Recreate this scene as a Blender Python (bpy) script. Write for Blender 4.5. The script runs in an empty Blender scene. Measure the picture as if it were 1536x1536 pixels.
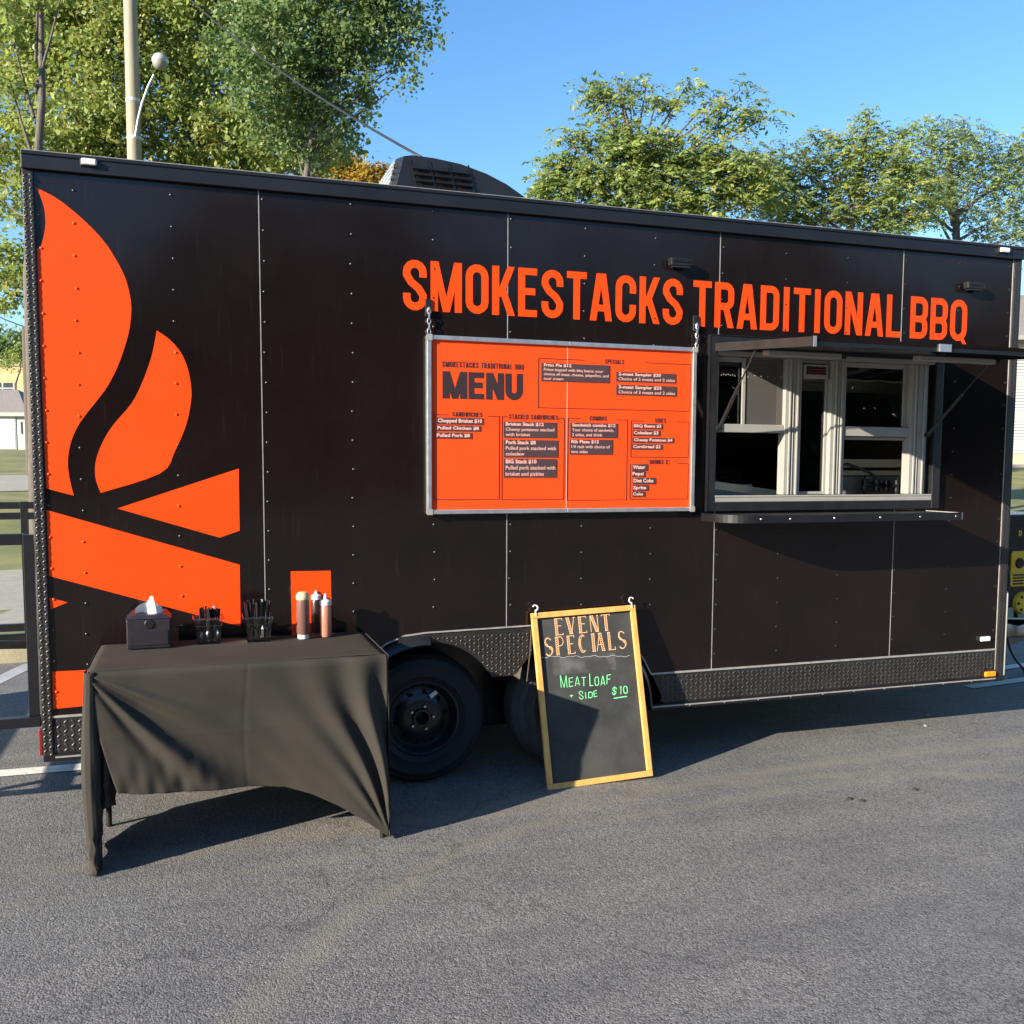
import bpy, bmesh, math, random
import numpy as np
from mathutils import Vector, Matrix

random.seed(7)
rng = np.random.default_rng(7)
S = bpy.context.scene
COL = S.collection

# ------------------------------------------------------------------ camera
F_PX, CY_PX = 1440.0, 816.0          # focal length and principal row on the 1536 px photograph
def rotm(yaw, pitch, roll):
    return np.array(Matrix.Rotation(yaw, 3, 'Z') @ Matrix.Rotation(pitch, 3, 'X') @ Matrix.Rotation(roll, 3, 'Y'))
RC = rotm(-.3234, -.0820, -.0043)
CAM = np.array([-.3307, -4.7110, 1.6549])
cd = bpy.data.cameras.new('camera'); cam = bpy.data.objects.new('camera', cd); COL.objects.link(cam)
cd.sensor_width = 36; cd.lens = F_PX / 1536 * 36; cd.shift_y = (CY_PX - 768) / 1536
cd.clip_start = .05; cd.clip_end = 3000
mw = Matrix.Identity(4)
for i in range(3):
    mw[i][0] = RC[i][0]; mw[i][1] = RC[i][2]; mw[i][2] = -RC[i][1]; mw[i][3] = CAM[i]
cam.matrix_world = mw
S.camera = cam

# ------------------------------------------------------------------ sky, sun, exposure
SUN_TO = Vector((2.65, 1.07, -1.0)).normalized()      # travel direction of the light
elev = math.asin(-SUN_TO.z)
sun_from = -SUN_TO
az = math.atan2(sun_from.x, sun_from.y)               # clockwise from +Y
world = bpy.data.worlds.new('World'); S.world = world; world.use_nodes = True
nt = world.node_tree; nt.nodes.clear()
sky = nt.nodes.new('ShaderNodeTexSky'); sky.sky_type = 'NISHITA'; sky.sun_disc = False
sky.sun_elevation = elev; sky.sun_rotation = az
sky.air_density = 1.0; sky.dust_density = .15; sky.ozone_density = 3.0; sky.altitude = 200
bg = nt.nodes.new('ShaderNodeBackground'); bg.inputs['Strength'].default_value = .104
wo = nt.nodes.new('ShaderNodeOutputWorld')
hsv = nt.nodes.new('ShaderNodeHueSaturation'); hsv.inputs['Saturation'].default_value = 1.16
nt.links.new(sky.outputs[0], hsv.inputs['Color']); nt.links.new(hsv.outputs[0], bg.inputs[0]); nt.links.new(bg.outputs[0], wo.inputs[0])
sl = bpy.data.lights.new('sun', 'SUN'); sl.energy = 5.0; sl.angle = math.radians(.53); sl.color = (1, .90, .74)
so = bpy.data.objects.new('sun', sl); COL.objects.link(so)
so.rotation_euler = SUN_TO.to_track_quat('-Z', 'Y').to_euler(); so.location = (-20, -10, 12)
S.view_settings.view_transform = 'Standard'; S.view_settings.look = 'None'
S.view_settings.exposure = 1.4; S.view_settings.gamma = 1
S.view_settings.use_curve_mapping = False

# ------------------------------------------------------------------ pixel -> place
def ray(u, v): return RC @ np.array([(u - 768) / F_PX, 1, -(v - CY_PX) / F_PX])
def onY(u, v, Y=0.):
    d = ray(u, v); return CAM + d * (Y - CAM[1]) / d[1]
def onZ(u, v, Z=0.):
    d = ray(u, v); return CAM + d * (Z - CAM[2]) / d[2]
def PD(u, v, depth): return CAM + ray(u, v) * depth
def W(u, v):
    p = onY(u, v); return (p[0], p[2])

# ------------------------------------------------------------------ materials
def lin(r, g, b):
    f = lambda c: c / 12.92 if c <= .04045 else ((c + .055) / 1.055) ** 2.4
    return (f(r / 255), f(g / 255), f(b / 255))
MATS = {}
def mat(name, col, rough=.6, metal=0., var=.15, scale=8., bump=0., bscale=60., coat=0., spec=.5, rvar=.1, stretch=(1, 1, 1), alt=None):
    m = bpy.data.materials.new(name); m.use_nodes = True; MATS[name] = m
    n = m.node_tree.nodes; l = m.node_tree.links; b = n['Principled BSDF']
    tc = n.new('ShaderNodeTexCoord'); mp = n.new('ShaderNodeMapping'); mp.inputs['Scale'].default_value = stretch
    l.new(tc.outputs['Object'], mp.inputs[0])
    no = n.new('ShaderNodeTexNoise'); no.inputs['Scale'].default_value = scale; no.inputs['Detail'].default_value = 6
    no.inputs['Roughness'].default_value = .65
    l.new(mp.outputs[0], no.inputs['Vector'])
    cr = n.new('ShaderNodeValToRGB'); e = cr.color_ramp.elements
    e[0].position = .3; e[1].position = .7
    c2 = alt if alt else tuple(min(1, c * (1 + var)) for c in col)
    c1 = col if alt else tuple(c * (1 - var) for c in col)
    e[0].color = (*c1, 1); e[1].color = (*c2, 1)
    l.new(no.outputs['Fac'], cr.inputs[0]); l.new(cr.outputs[0], b.inputs['Base Color'])
    if rvar:
        mr = n.new('ShaderNodeMapRange'); mr.inputs[3].default_value = max(.02, rough - rvar); mr.inputs[4].default_value = min(1, rough + rvar)
        l.new(no.outputs['Fac'], mr.inputs[0]); l.new(mr.outputs[0], b.inputs['Roughness'])
    else: b.inputs['Roughness'].default_value = rough
    b.inputs['Metallic'].default_value = metal
    b.inputs['Specular IOR Level'].default_value = spec
    b.inputs['Coat Weight'].default_value = coat
    if bump:
        nb = n.new('ShaderNodeTexNoise'); nb.inputs['Scale'].default_value = bscale; nb.inputs['Detail'].default_value = 4
        l.new(mp.outputs[0], nb.inputs['Vector'])
        bp = n.new('ShaderNodeBump'); bp.inputs['Strength'].default_value = bump; bp.inputs['Distance'].default_value = .01
        l.new(nb.outputs['Fac'], bp.inputs['Height']); l.new(bp.outputs[0], b.inputs['Normal'])
    return m

def paint_black():
    m = mat('black_paint', (.0085, .0052, .0050), .15, var=.3, scale=1.3, spec=.42, rvar=.04)
    n = m.node_tree.nodes; l = m.node_tree.links; b = n['Principled BSDF']
    # gentle oil-canning of the thin sheet plus fine dust streaks
    tc = n.new('ShaderNodeTexCoord')
    nz = n.new('ShaderNodeTexNoise'); nz.inputs['Scale'].default_value = 1.7; nz.inputs['Detail'].default_value = 1.5
    l.new(tc.outputs['Object'], nz.inputs['Vector'])
    bp = n.new('ShaderNodeBump'); bp.inputs['Strength'].default_value = .30; bp.inputs['Distance'].default_value = .02
    l.new(nz.outputs['Fac'], bp.inputs['Height']); l.new(bp.outputs[0], b.inputs['Normal'])
    mp = n.new('ShaderNodeMapping'); mp.inputs['Scale'].default_value = (60, 60, 4)
    l.new(tc.outputs['Object'], mp.inputs[0])
    ns = n.new('ShaderNodeTexNoise'); ns.inputs['Scale'].default_value = 1.; ns.inputs['Detail'].default_value = 5
    l.new(mp.outputs[0], ns.inputs['Vector'])
    r = n.new('ShaderNodeValToRGB'); r.color_ramp.elements[0].position = .6; r.color_ramp.elements[1].position = .8
    r.color_ramp.elements[0].color = (0, 0, 0, 1); r.color_ramp.elements[1].color = (.16, .16, .16, 1)
    l.new(ns.outputs['Fac'], r.inputs[0])
    mx = n.new('ShaderNodeMixRGB'); mx.inputs[2].default_value = (.05, .045, .04, 1)
    src = b.inputs['Base Color'].links[0].from_socket
    l.new(r.outputs[0], mx.inputs[0]); l.new(src, mx.inputs[1]); l.new(mx.outputs[0], b.inputs['Base Color'])
    mp2 = n.new('ShaderNodeMapping'); mp2.inputs['Scale'].default_value = (34, 34, 11); l.new(tc.outputs['Object'], mp2.inputs[0])
    n3 = n.new('ShaderNodeTexNoise'); n3.inputs['Scale'].default_value = 1.; n3.inputs['Detail'].default_value = 7; n3.inputs['Roughness'].default_value = .7; l.new(mp2.outputs[0], n3.inputs['Vector'])
    r3 = n.new('ShaderNodeValToRGB'); r3.color_ramp.elements[0].position = .70; r3.color_ramp.elements[1].position = .76
    r3.color_ramp.elements[0].color = (0, 0, 0, 1); r3.color_ramp.elements[1].color = (.5, .5, .5, 1); l.new(n3.outputs['Fac'], r3.inputs[0])
    m3 = n.new('ShaderNodeMixRGB'); m3.inputs[2].default_value = (.10, .09, .085, 1)
    l.new(r3.outputs[0], m3.inputs[0]); l.new(mx.outputs[0], m3.inputs[1]); l.new(m3.outputs[0], b.inputs['Base Color'])
    return m
paint_black()
mat('rail_black', (.009, .009, .011), .35, var=.2, scale=3)
mat('plate_black', (.019, .017, .0165), .38, var=.35, scale=6, bump=.1, bscale=40)
mat('tread_worn', (.055, .052, .05), .35, var=.4, scale=9, metal=.3)
mat('orange_vinyl', (.82, .058, .002), .42, var=.035, scale=2, spec=.3, bump=.05, bscale=5)
mat('orange_menu', (.82, .064, .007), .5, var=.03, scale=3, spec=.25)
mat('menu_black', (.055, .03, .032), .6, var=.1)
mat('menu_print', (.025, .012, .014), .6, var=.1)
mat('menu_text', (.80, .42, .36), .6, var=.03)
mat('aluminium', (.62, .62, .62), .38, metal=.85, var=.12, scale=20)
mat('trim_light', (.42, .40, .38), .45, metal=.4, var=.2, scale=15)
mat('dull_metal', (.028, .024, .023), .4, metal=.3, var=.2, scale=12)
mat('vinyl_white', (.27, .265, .245), .45, var=.06, scale=10)
mat('black_metal', (.012, .012, .013), .4, var=.25, scale=8, metal=.0)
mat('black_plastic', (.012, .0115, .013), .28, var=.15)
mat('rubber', (.012, .012, .013), .75, var=.3, scale=12, bump=.15)
mat('rubber_dusty', (.06, .055, .048), .85, var=.3, scale=12, bump=.3)
mat('rim_black', (.014, .014, .016), .3, var=.2)
mat('steel', (.5, .5, .5), .3, metal=1., var=.1, scale=30)
mat('chain_steel', (.55, .55, .56), .35, metal=.9, var=.15)
mat('lens_clear', (.78, .78, .76), .15, var=.15, scale=60)
mat('lens_amber', (.9, .28, .01), .2, var=.1, scale=80)
mat('lens_red', (.22, .012, .012), .25, var=.1)
mat('wood_frame', (.56, .28, .07), .5, var=.12, scale=5, stretch=(6, 6, 1), alt=(.72, .42, .12))
mat('timber', (.55, .44, .28), .7, var=.12, scale=4, stretch=(2, 2, 12), alt=(.68, .58, .40))
mat('chalk_orange', (.85, .45, .22), .9, var=.2, scale=120)
mat('chalk_green', (.22, .80, .33), .9, var=.2, scale=120)
mat('chalk_white', (.50, .50, .48), .9, var=.2, scale=120)
mat('white_hook', (.8, .8, .78), .4, var=.03)
mat('cloth', (.037, .0325, .027), .85, var=.16, scale=3, bump=.06, bscale=500, spec=.2)
mat('table_plastic', (.5, .5, .48), .6)
mat('dispenser', (.022, .018, .024), .32, var=.15, scale=30)
mat('paper', (.82, .80, .78), .85, var=.04)
mat('sauce_brown', (.15, .075, .06), .3, var=.12, scale=10)
mat('sauce_dark', (.03, .012, .012), .3, var=.12)
mat('sauce_pink', (.42, .17, .11), .3, var=.08)
mat('cap_white', (.60, .58, .55), .4, var=.03)
mat('cap_cream', (.58, .44, .24), .4, var=.12, scale=60)
mat('yellow_plastic', (.72, .48, .03), .4, var=.05)
mat('interior', (.20, .185, .175), .6, var=.2)
mat('interior_steel', (.35, .35, .35), .4, metal=.6, var=.2)
mat('white_panel', (.6, .58, .55), .5, var=.08)
mat('led_red', (.25, .02, .02), .4, var=.1)
mat('bark', (.10, .085, .07), .9, var=.35, scale=10, bump=.6, bscale=25, stretch=(3, 3, .6))
mat('pole_wood', (.30, .27, .20), .85, var=.15, scale=6, bump=.25, stretch=(8, 8, .5))
mat('pole_dark', (.085, .065, .05), .85, var=.2, scale=6, stretch=(8, 8, .5))
mat('galvanised', (.55, .56, .57), .45, metal=.5, var=.1)
mat('cable_black', (.015, .015, .016), .5, var=.1)
mat('cable_grey', (.09, .09, .10), .5, var=.1)
mat('siding', (.46, .455, .43), .6, var=.04, scale=2)
mat('roof_shingle', (.20, .18, .16), .9, var=.3, scale=14, bump=.3)
mat('foundation', (.42, .35, .24), .9, var=.2, scale=6)
mat('window_dark', (.02, .025, .03), .08, var=.1)
mat('concrete', (.30, .275, .225), .9, var=.14, scale=5, bump=.2)
mat('kerb', (.36, .32, .21), .9, var=.18, scale=7, bump=.3)
mat('line_paint', (.62, .60, .54), .8, var=.22, scale=25, bump=.2)
mat('stone', (.34, .31, .27), .9, var=.4, scale=30)
mat('leaf_litter', (.03, .025, .02), .9, var=.3)

def glassmat(name, tint, fac, rough=.0):
    m = bpy.data.materials.new(name); m.use_nodes = True; MATS[name] = m
    n = m.node_tree.nodes; l = m.node_tree.links; n.clear()
    o = n.new('ShaderNodeOutputMaterial'); t = n.new('ShaderNodeBsdfTransparent'); t.inputs[0].default_value = (*tint, 1)
    g = n.new('ShaderNodeBsdfGlossy'); g.inputs['Roughness'].default_value = rough
    fr = n.new('ShaderNodeFresnel'); fr.inputs[0].default_value = 1.45
    ad = n.new('ShaderNodeMath'); ad.operation = 'ADD'; ad.inputs[1].default_value = fac; ad.use_clamp = True
    mx = n.new('ShaderNodeMixShader')
    l.new(fr.outputs[0], ad.inputs[0]); l.new(ad.outputs[0], mx.inputs[0]); l.new(t.outputs[0], mx.inputs[1]); l.new(g.outputs[0], mx.inputs[2])
    l.new(mx.outputs[0], o.inputs[0]); return m
glassmat('pane_glass', (.72, .74, .74), .02)
glassmat('clear_plastic', (.86, .86, .87), .06, .05)
def screenmat():
    m = bpy.data.materials.new('insect_screen'); m.use_nodes = True; MATS['insect_screen'] = m
    n = m.node_tree.nodes; l = m.node_tree.links; n.clear()
    o = n.new('ShaderNodeOutputMaterial'); t = n.new('ShaderNodeBsdfTransparent')
    d = n.new('ShaderNodeBsdfDiffuse'); d.inputs[0].default_value = (.11, .105, .10, 1)
    mx = n.new('ShaderNodeMixShader'); mx.inputs[0].default_value = .5
    l.new(t.outputs[0], mx.inputs[1]); l.new(d.outputs[0], mx.inputs[2]); l.new(mx.outputs[0], o.inputs[0])
screenmat()

def leafmat(name):
    m = bpy.data.materials.new(name); m.use_nodes = True; MATS[name] = m
    n = m.node_tree.nodes; l = m.node_tree.links; n.clear()
    o = n.new('ShaderNodeOutputMaterial'); a = n.new('ShaderNodeVertexColor'); a.layer_name = 'tint'
    p = n.new('ShaderNodeBsdfPrincipled'); p.inputs['Roughness'].default_value = .45; p.inputs['Specular IOR Level'].default_value = .35
    t = n.new('ShaderNodeBsdfTranslucent'); mx = n.new('ShaderNodeMixShader'); mx.inputs[0].default_value = .46
    hs = n.new('ShaderNodeHueSaturation'); hs.inputs['Value'].default_value = 1.3; hs.inputs['Saturation'].default_value = 1.1
    l.new(a.outputs[0], p.inputs['Base Color']); l.new(a.outputs[0], hs.inputs['Color']); l.new(hs.outputs[0], t.inputs[0])
    l.new(p.outputs[0], mx.inputs[1]); l.new(t.outputs[0], mx.inputs[2]); l.new(mx.outputs[0], o.inputs[0])
leafmat('leaf')

# ------------------------------------------------------------------ mesh helpers
class MB:
    def __init__(s): s.v = []; s.f = []; s.m = []; s.cur = 0
    def add(s, vs, fs):
        o = len(s.v); s.v += [tuple(map(float, p)) for p in vs]
        for f in fs: s.f.append(tuple(i + o for i in f)); s.m.append(s.cur)
        return s
    def box(s, x0, x1, y0, y1, z0, z1, T=None):
        p = [(x, y, z) for x in (x0, x1) for y in (y0, y1) for z in (z0, z1)]
        if T: p = [T(q) for q in p]
        return s.add(p, [(0, 1, 3, 2), (4, 6, 7, 5), (0, 4, 5, 1), (2, 3, 7, 6), (0, 2, 6, 4), (1, 5, 7, 3)])
    def beam(s, a, b, w, h, up=(0, 0, 1)):
        a = Vector(a); b = Vector(b); d = (b - a).normalized(); u = Vector(up)
        r = d.cross(u).normalized() * (w / 2); u2 = r.cross(d).normalized() * (h / 2)
        p = []
        for c in (a, b): p += [c - r - u2, c + r - u2, c + r + u2, c - r + u2]
        return s.add(p, [(0, 1, 2, 3)[::-1], (4, 5, 6, 7), (0, 1, 5, 4), (1, 2, 6, 5), (2, 3, 7, 6), (3, 0, 4, 7)])
    def tube(s, pts, r, n=8, caps=True):
        pts = [Vector(p) for p in pts]; k = len(pts)
        rs = r if isinstance(r, (list, tuple, np.ndarray)) else [r] * k
        vs = []; fs = []; ref = None
        for i, p in enumerate(pts):
            d = (pts[min(i + 1, k - 1)] - pts[max(i - 1, 0)]).normalized()
            if ref is None:
                ref = Vector((0, 0, 1)) if abs(d.z) < .9 else Vector((1, 0, 0))
            a = (ref - d * ref.dot(d)).normalized(); ref = a; b = d.cross(a)
            for j in range(n):
                t = 2 * math.pi * j / n
                vs.append(p + (a * math.cos(t) + b * math.sin(t)) * rs[i])
        for i in range(k - 1):
            for j in range(n):
                fs.append((i * n + j, i * n + (j + 1) % n, (i + 1) * n + (j + 1) % n, (i + 1) * n + j))
        if caps: fs += [tuple(range(n))[::-1], tuple(range((k - 1) * n, k * n))]
        return s.add(vs, fs)
    def lathe(s, prof, o, axis='z', n=32, closed=False):
        vs = []; fs = []; k = len(prof)
        for r, h in prof:
            for j in range(n):
                t = 2 * math.pi * j / n; c, q = r * math.cos(t), r * math.sin(t)
                vs.append((o[0] + c, o[1] + q, o[2] + h) if axis == 'z' else (o[0] + c, o[1] + h, o[2] + q) if axis == 'y' else (o[0] + h, o[1] + c, o[2] + q))
        for i in range(k - 1 if not closed else k):
            i2 = (i + 1) % k
            for j in range(n):
                fs.append((i * n + j, i * n + (j + 1) % n, i2 * n + (j + 1) % n, i2 * n + j))
        return s.add(vs, fs)
    def prism(s, pts, y0, y1):
        """XZ outline extruded along Y"""
        k = len(pts)
        vs = [(x, y0, z) for x, z in pts] + [(x, y1, z) for x, z in pts]
        fs = [tuple(range(k)), tuple(range(k, 2 * k))[::-1]] + [(i, i + k, (i + 1) % k + k, (i + 1) % k) for i in range(k)]
        return s.add(vs, fs)
    def prismz(s, pts, z0, z1):
        k = len(pts)
        vs = [(x, y, z0) for x, y in pts] + [(x, y, z1) for x, y in pts]
        fs = [tuple(range(k))[::-1], tuple(range(k, 2 * k))] + [(i, (i + 1) % k, (i + 1) % k + k, i + k) for i in range(k)]
        return s.add(vs, fs)
    def flat(s, pts, y): return s.add([(x, y, z) for x, z in pts], [tuple(range(len(pts)))])
    def build(s, name, m, parent=None, smooth=None, bevel=0):
        me = bpy.data.meshes.new(name); me.from_pydata(s.v, [], s.f)
        for mm in (m if isinstance(m, (list, tuple)) else [m]): me.materials.append(MATS[mm])
        if max(s.m, default=0): me.polygons.foreach_set('material_index', s.m)
        bm = bmesh.new(); bm.from_mesh(me); bmesh.ops.recalc_face_normals(bm, faces=bm.faces); bm.to_mesh(me); bm.free()
        if smooth is not None:
            me.polygons.foreach_set('use_smooth', [True] * len(me.polygons))
            me.set_sharp_from_angle(angle=math.radians(smooth))
        return link(name, me, parent, bevel)
def link(name, me, parent=None, bevel=0):
    o = bpy.data.objects.new(name, me); COL.objects.link(o)
    if parent: adopt(o, parent)
    if bevel:
        b = o.modifiers.new('bevel', 'BEVEL'); b.width = bevel; b.segments = 2; b.limit_method = 'ANGLE'; b.angle_limit = .7
    return o
def adopt(o, parent):
    o.parent = parent
    if parent.type == 'EMPTY': o.matrix_parent_inverse = Matrix.Translation(-Vector(parent.location))
def thing(name, label, cat, loc=(0, 0, 0), group=None):
    o = bpy.data.objects.new(name, None); COL.objects.link(o); o.location = loc; o.empty_display_size = .1
    return tag(o, label, cat, group)
def tag(o, label, cat, group=None):
    o['label'] = label; o['category'] = cat
    if group: o['group'] = group
    return o
def structure(o): o['kind'] = 'structure'; return o
def stuff(o): o['kind'] = 'stuff'; return o
def instances(name, m, base_v, base_f, mats4, parent):
    """many small copies of one shape joined into one mesh (numpy)"""
    bv = np.array(base_v, float); nb = len(bv); T = np.array(mats4, float)
    v = np.einsum('nij,kj->nki', T[:, :3, :3], bv) + T[:, None, :3, 3]
    v = v.reshape(-1, 3); f = []
    for i in range(len(T)): f += [tuple(a + i * nb for a in q) for q in base_f]
    me = bpy.data.meshes.new(name); me.from_pydata(v.tolist(), [], f)
    for mm in (m if isinstance(m, (list, tuple)) else [m]): me.materials.append(MATS[mm])
    me.polygons.foreach_set('use_smooth', [True] * len(me.polygons))
    return link(name, me, parent)
def frame4(o, ex, ey, ez):
    return [[ex[0], ey[0], ez[0], o[0]], [ex[1], ey[1], ez[1], o[1]], [ex[2], ey[2], ez[2], o[2]], [0, 0, 0, 1]]

# ================================================================== GROUND
DX, DY = .318, .948
def hgt(x, y):
    D = DX * x + DY * y
    h = np.where(D < 5, 0, .058 * (D - 5)); h = np.where(D > 41, 2.09 + .036 * (D - 41), h)
    return np.minimum(h, 4.0)
def hz(x, y): return float(hgt(np.array(x), np.array(y)))

def grass_mat():
    m = mat('grass', (.085, .105, .025), .9, scale=.6, alt=(.24, .22, .075), bump=.5, bscale=30, rvar=0)
    n = m.node_tree.nodes; l = m.node_tree.links; b = n['Principled BSDF']
    return m
grass_mat()
def asphalt_mat():
    m = bpy.data.materials.new('asphalt'); m.use_nodes = True; MATS['asphalt'] = m
    n = m.node_tree.nodes; l = m.node_tree.links; b = n['Principled BSDF']
    tc = n.new('ShaderNodeTexCoord')
    def noise(sc, det=5, rough=.6, vec=None):
        q = n.new('ShaderNodeTexNoise'); q.inputs['Scale'].default_value = sc; q.inputs['Detail'].default_value = det; q.inputs['Roughness'].default_value = rough
        l.new(vec or tc.outputs['Object'], q.inputs['Vector']); return q.outputs['Fac']
    def ramp(src, p0, p1, c0, c1):
        r = n.new('ShaderNodeValToRGB'); r.color_ramp.elements[0].position = p0; r.color_ramp.elements[1].position = p1
        r.color_ramp.elements[0].color = (*c0, 1); r.color_ramp.elements[1].color = (*c1, 1); l.new(src, r.inputs[0]); return r.outputs[0]
    def mix(f, a, c, mode='MIX'):
        q = n.new('ShaderNodeMixRGB'); q.blend_type = mode
        for s, v in zip(q.inputs, (f, a, c)):
            if isinstance(v, (int, float)): s.default_value = v
            elif isinstance(v, tuple): s.default_value = (*v, 1)
            else: l.new(v, s)
        return q.outputs[0]
    vo = n.new('ShaderNodeTexVoronoi'); vo.inputs['Scale'].default_value = 150; l.new(tc.outputs['Object'], vo.inputs['Vector'])
    bw = n.new('ShaderNodeRGBToBW'); l.new(vo.outputs['Color'], bw.inputs[0])
    agg = ramp(bw.outputs[0], .15, .95, (.072, .071, .071), (.225, .219, .212))
    big = ramp(noise(.9, 6), .32, .68, (.84, .84, .85), (1.10, 1.08, 1.05))
    c = mix(1., agg, big, 'MULTIPLY')
    fine = ramp(noise(320, 2), .58, .72, (0, 0, 0), (.75, .75, .75))
    c = mix(fine, c, (.42, .41, .39))
    # dusty tyre arcs, tan, drawn where they lie on the lot
    sx = n.new('ShaderNodeSeparateXYZ'); l.new(tc.outputs['Object'], sx.inputs[0])
    def m2(op, a, b_=None, clamp=False):
        q = n.new('ShaderNodeMath'); q.operation = op; q.use_clamp = clamp
        for s, v in zip(q.inputs, (a, b_)):
            if v is None: continue
            if isinstance(v, (int, float)): s.default_value = v
            else: l.new(v, s)
        return q.outputs[0]
    wob = m2('MULTIPLY', m2('SUBTRACT', noise(1.1, 4), .5), .28)
    tot = None
    for cx, cy, r, wd, am in ARCS:
        dx = m2('SUBTRACT', sx.outputs[0], cx); dy = m2('SUBTRACT', sx.outputs[1], cy)
        dd = m2('SQRT', m2('ADD', m2('MULTIPLY', dx, dx), m2('MULTIPLY', dy, dy)))
        e = m2('ABSOLUTE', m2('ADD', m2('SUBTRACT', dd, r), wob))
        k = m2('MULTIPLY', m2('SUBTRACT', 1., m2('DIVIDE', e, wd), True), am)
        tot = k if tot is None else m2('MAXIMUM', tot, k)
    pat = ramp(noise(2.3, 5), .3, .65, (.25, .25, .25), (1, 1, 1))
    c = mix(m2('MULTIPLY', tot, pat), c, (.215, .195, .152))
    mpv = n.new('ShaderNodeMapping'); mpv.inputs['Scale'].default_value = (.35, 3.2, 1); mpv.inputs['Rotation'].default_value = (0, 0, -.12); l.new(tc.outputs['Object'], mpv.inputs[0])
    lane = ramp(noise(1.2, 5, .6, mpv.outputs[0]), .35, .68, (.88, .88, .89), (1.10, 1.09, 1.07))
    c = mix(1., c, lane, 'MULTIPLY')
    patch = ramp(noise(5.5, 4), .30, .70, (.93, .93, .94), (1.06, 1.055, 1.04))
    c = mix(1., c, patch, 'MULTIPLY')
    vc = n.new('ShaderNodeTexVoronoi'); vc.feature = 'DISTANCE_TO_EDGE'; vc.inputs['Scale'].default_value = .33
    wv = n.new('ShaderNodeVectorMath'); wv.operation = 'ADD'; nzv = n.new('ShaderNodeTexNoise'); nzv.inputs['Scale'].default_value = 2.2; nzv.inputs['Detail'].default_value = 6
    l.new(tc.outputs['Object'], nzv.inputs['Vector']); l.new(tc.outputs['Object'], wv.inputs[0]); l.new(nzv.outputs['Color'], wv.inputs[1]); l.new(wv.outputs[0], vc.inputs['Vector'])
    crk = ramp(vc.outputs['Distance'], .0, .0035, (.45, .45, .45), (0, 0, 0))
    c = mix(crk, c, (.035, .034, .034))
    dk = ramp(noise(1.6, 3), .62, .75, (0, 0, 0), (.45, .45, .45))
    c = mix(dk, c, (.075, .073, .075))
    l.new(c, b.inputs['Base Color'])
    b.inputs['Roughness'].default_value = .78; b.inputs['Specular IOR Level'].default_value = .35
    bp = n.new('ShaderNodeBump'); bp.inputs['Strength'].default_value = .45; bp.inputs['Distance'].default_value = .005
    v2 = n.new('ShaderNodeTexVoronoi'); v2.inputs['Scale'].default_value = 150; l.new(tc.outputs['Object'], v2.inputs['Vector'])
    hh = m2('ADD', m2('MULTIPLY', v2.outputs['Distance'], -1.), noise(40, 3))
    l.new(hh, bp.inputs['Height']); l.new(bp.outputs[0], b.inputs['Normal'])
def circ(p, q, r):
    (ax, ay), (bx, by), (cx, cy) = p, q, r
    d = 2 * (ax * (by - cy) + bx * (cy - ay) + cx * (ay - by))
    ux = ((ax * ax + ay * ay) * (by - cy) + (bx * bx + by * by) * (cy - ay) + (cx * cx + cy * cy) * (ay - by)) / d
    uy = ((ax * ax + ay * ay) * (cx - bx) + (bx * bx + by * by) * (ax - cx) + (cx * cx + cy * cy) * (bx - ax)) / d
    return ux, uy, math.hypot(ax - ux, ay - uy)
a1 = circ((-.206, -1.884), (.766, -.842), (3.072, -.50))
a2 = circ((-1.094, -.53), (1.234, -.43), (4.451, -.24))
ARCS = [(*a1, .09, .70), (a2[0], a2[1], a2[2], .13, .65), (a2[0], a2[1] - .28, a2[2], .07, .45), (a1[0], a1[1], a1[2] + 1.2, .06, .22)]
asphalt_mat()

xs = np.concatenate([np.linspace(-900, -40, 12), np.linspace(-36, 80, 30), np.linspace(100, 900, 12)])
ys = np.concatenate([np.linspace(-900, -20, 10), np.linspace(-14, 80, 48), np.linspace(100, 900, 12)])
gx, gy = np.meshgrid(xs, ys); gz = hgt(gx, gy) - .012
nx = len(xs)
m = MB(); m.add(np.stack([gx, gy, gz], -1).reshape(-1, 3), [(j * nx + i, j * nx + i + 1, (j + 1) * nx + i + 1, (j + 1) * nx + i) for j in range(len(ys) - 1) for i in range(nx - 1)])
structure(m.build('ground', 'grass', smooth=180))
def sheet(name, pts, m_, dz, n=14):
    """quad given by 4 ground points, following the slope"""
    P = [np.array(p, float) for p in pts]; v = []; f = []
    for j in range(n + 1):
        for i in range(n + 1):
            a = P[0] + (P[1] - P[0]) * i / n; b = P[3] + (P[2] - P[3]) * i / n; q = a + (b - a) * j / n
            v.append((q[0], q[1], hz(q[0], q[1]) + dz))
    for j in range(n):
        for i in range(n): k = j * (n + 1) + i; f.append((k, k + 1, k + n + 2, k + n + 1))
    return structure(MB().add(v, f).build(name, m_, smooth=180))
KY = lambda x: 4.1 + .02 * x              # kerb line behind the trailer
m = MB(); m.add([(-60, -60, 0), (90, -60, 0), (90, KY(90), 0), (-60, KY(-60), 0)], [(0, 1, 2, 3)])
structure(m.build('parking_lot', 'asphalt'))
m = MB(); m.add([(-60, KY(-60), -.05), (90, KY(90), -.05), (90, KY(90), .13), (-60, KY(-60), .13), (-60, KY(-60) + .16, .13), (90, KY(90) + .16, .13), (90, KY(90) + .16, -.05), (-60, KY(-60) + .16, -.05)], [(0, 1, 2, 3), (3, 2, 5, 4), (4, 5, 6, 7)])
structure(m.build('kerb', 'kerb'))
sheet('gravel_road', [(-40, 5.2), (60, 7.), (60, 10.6), (-40, 9.3)], 'concrete', .006)
sheet('back_street', [(-60, 22), (90, 26), (90, 32), (-60, 29)], 'concrete', .006)
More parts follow.
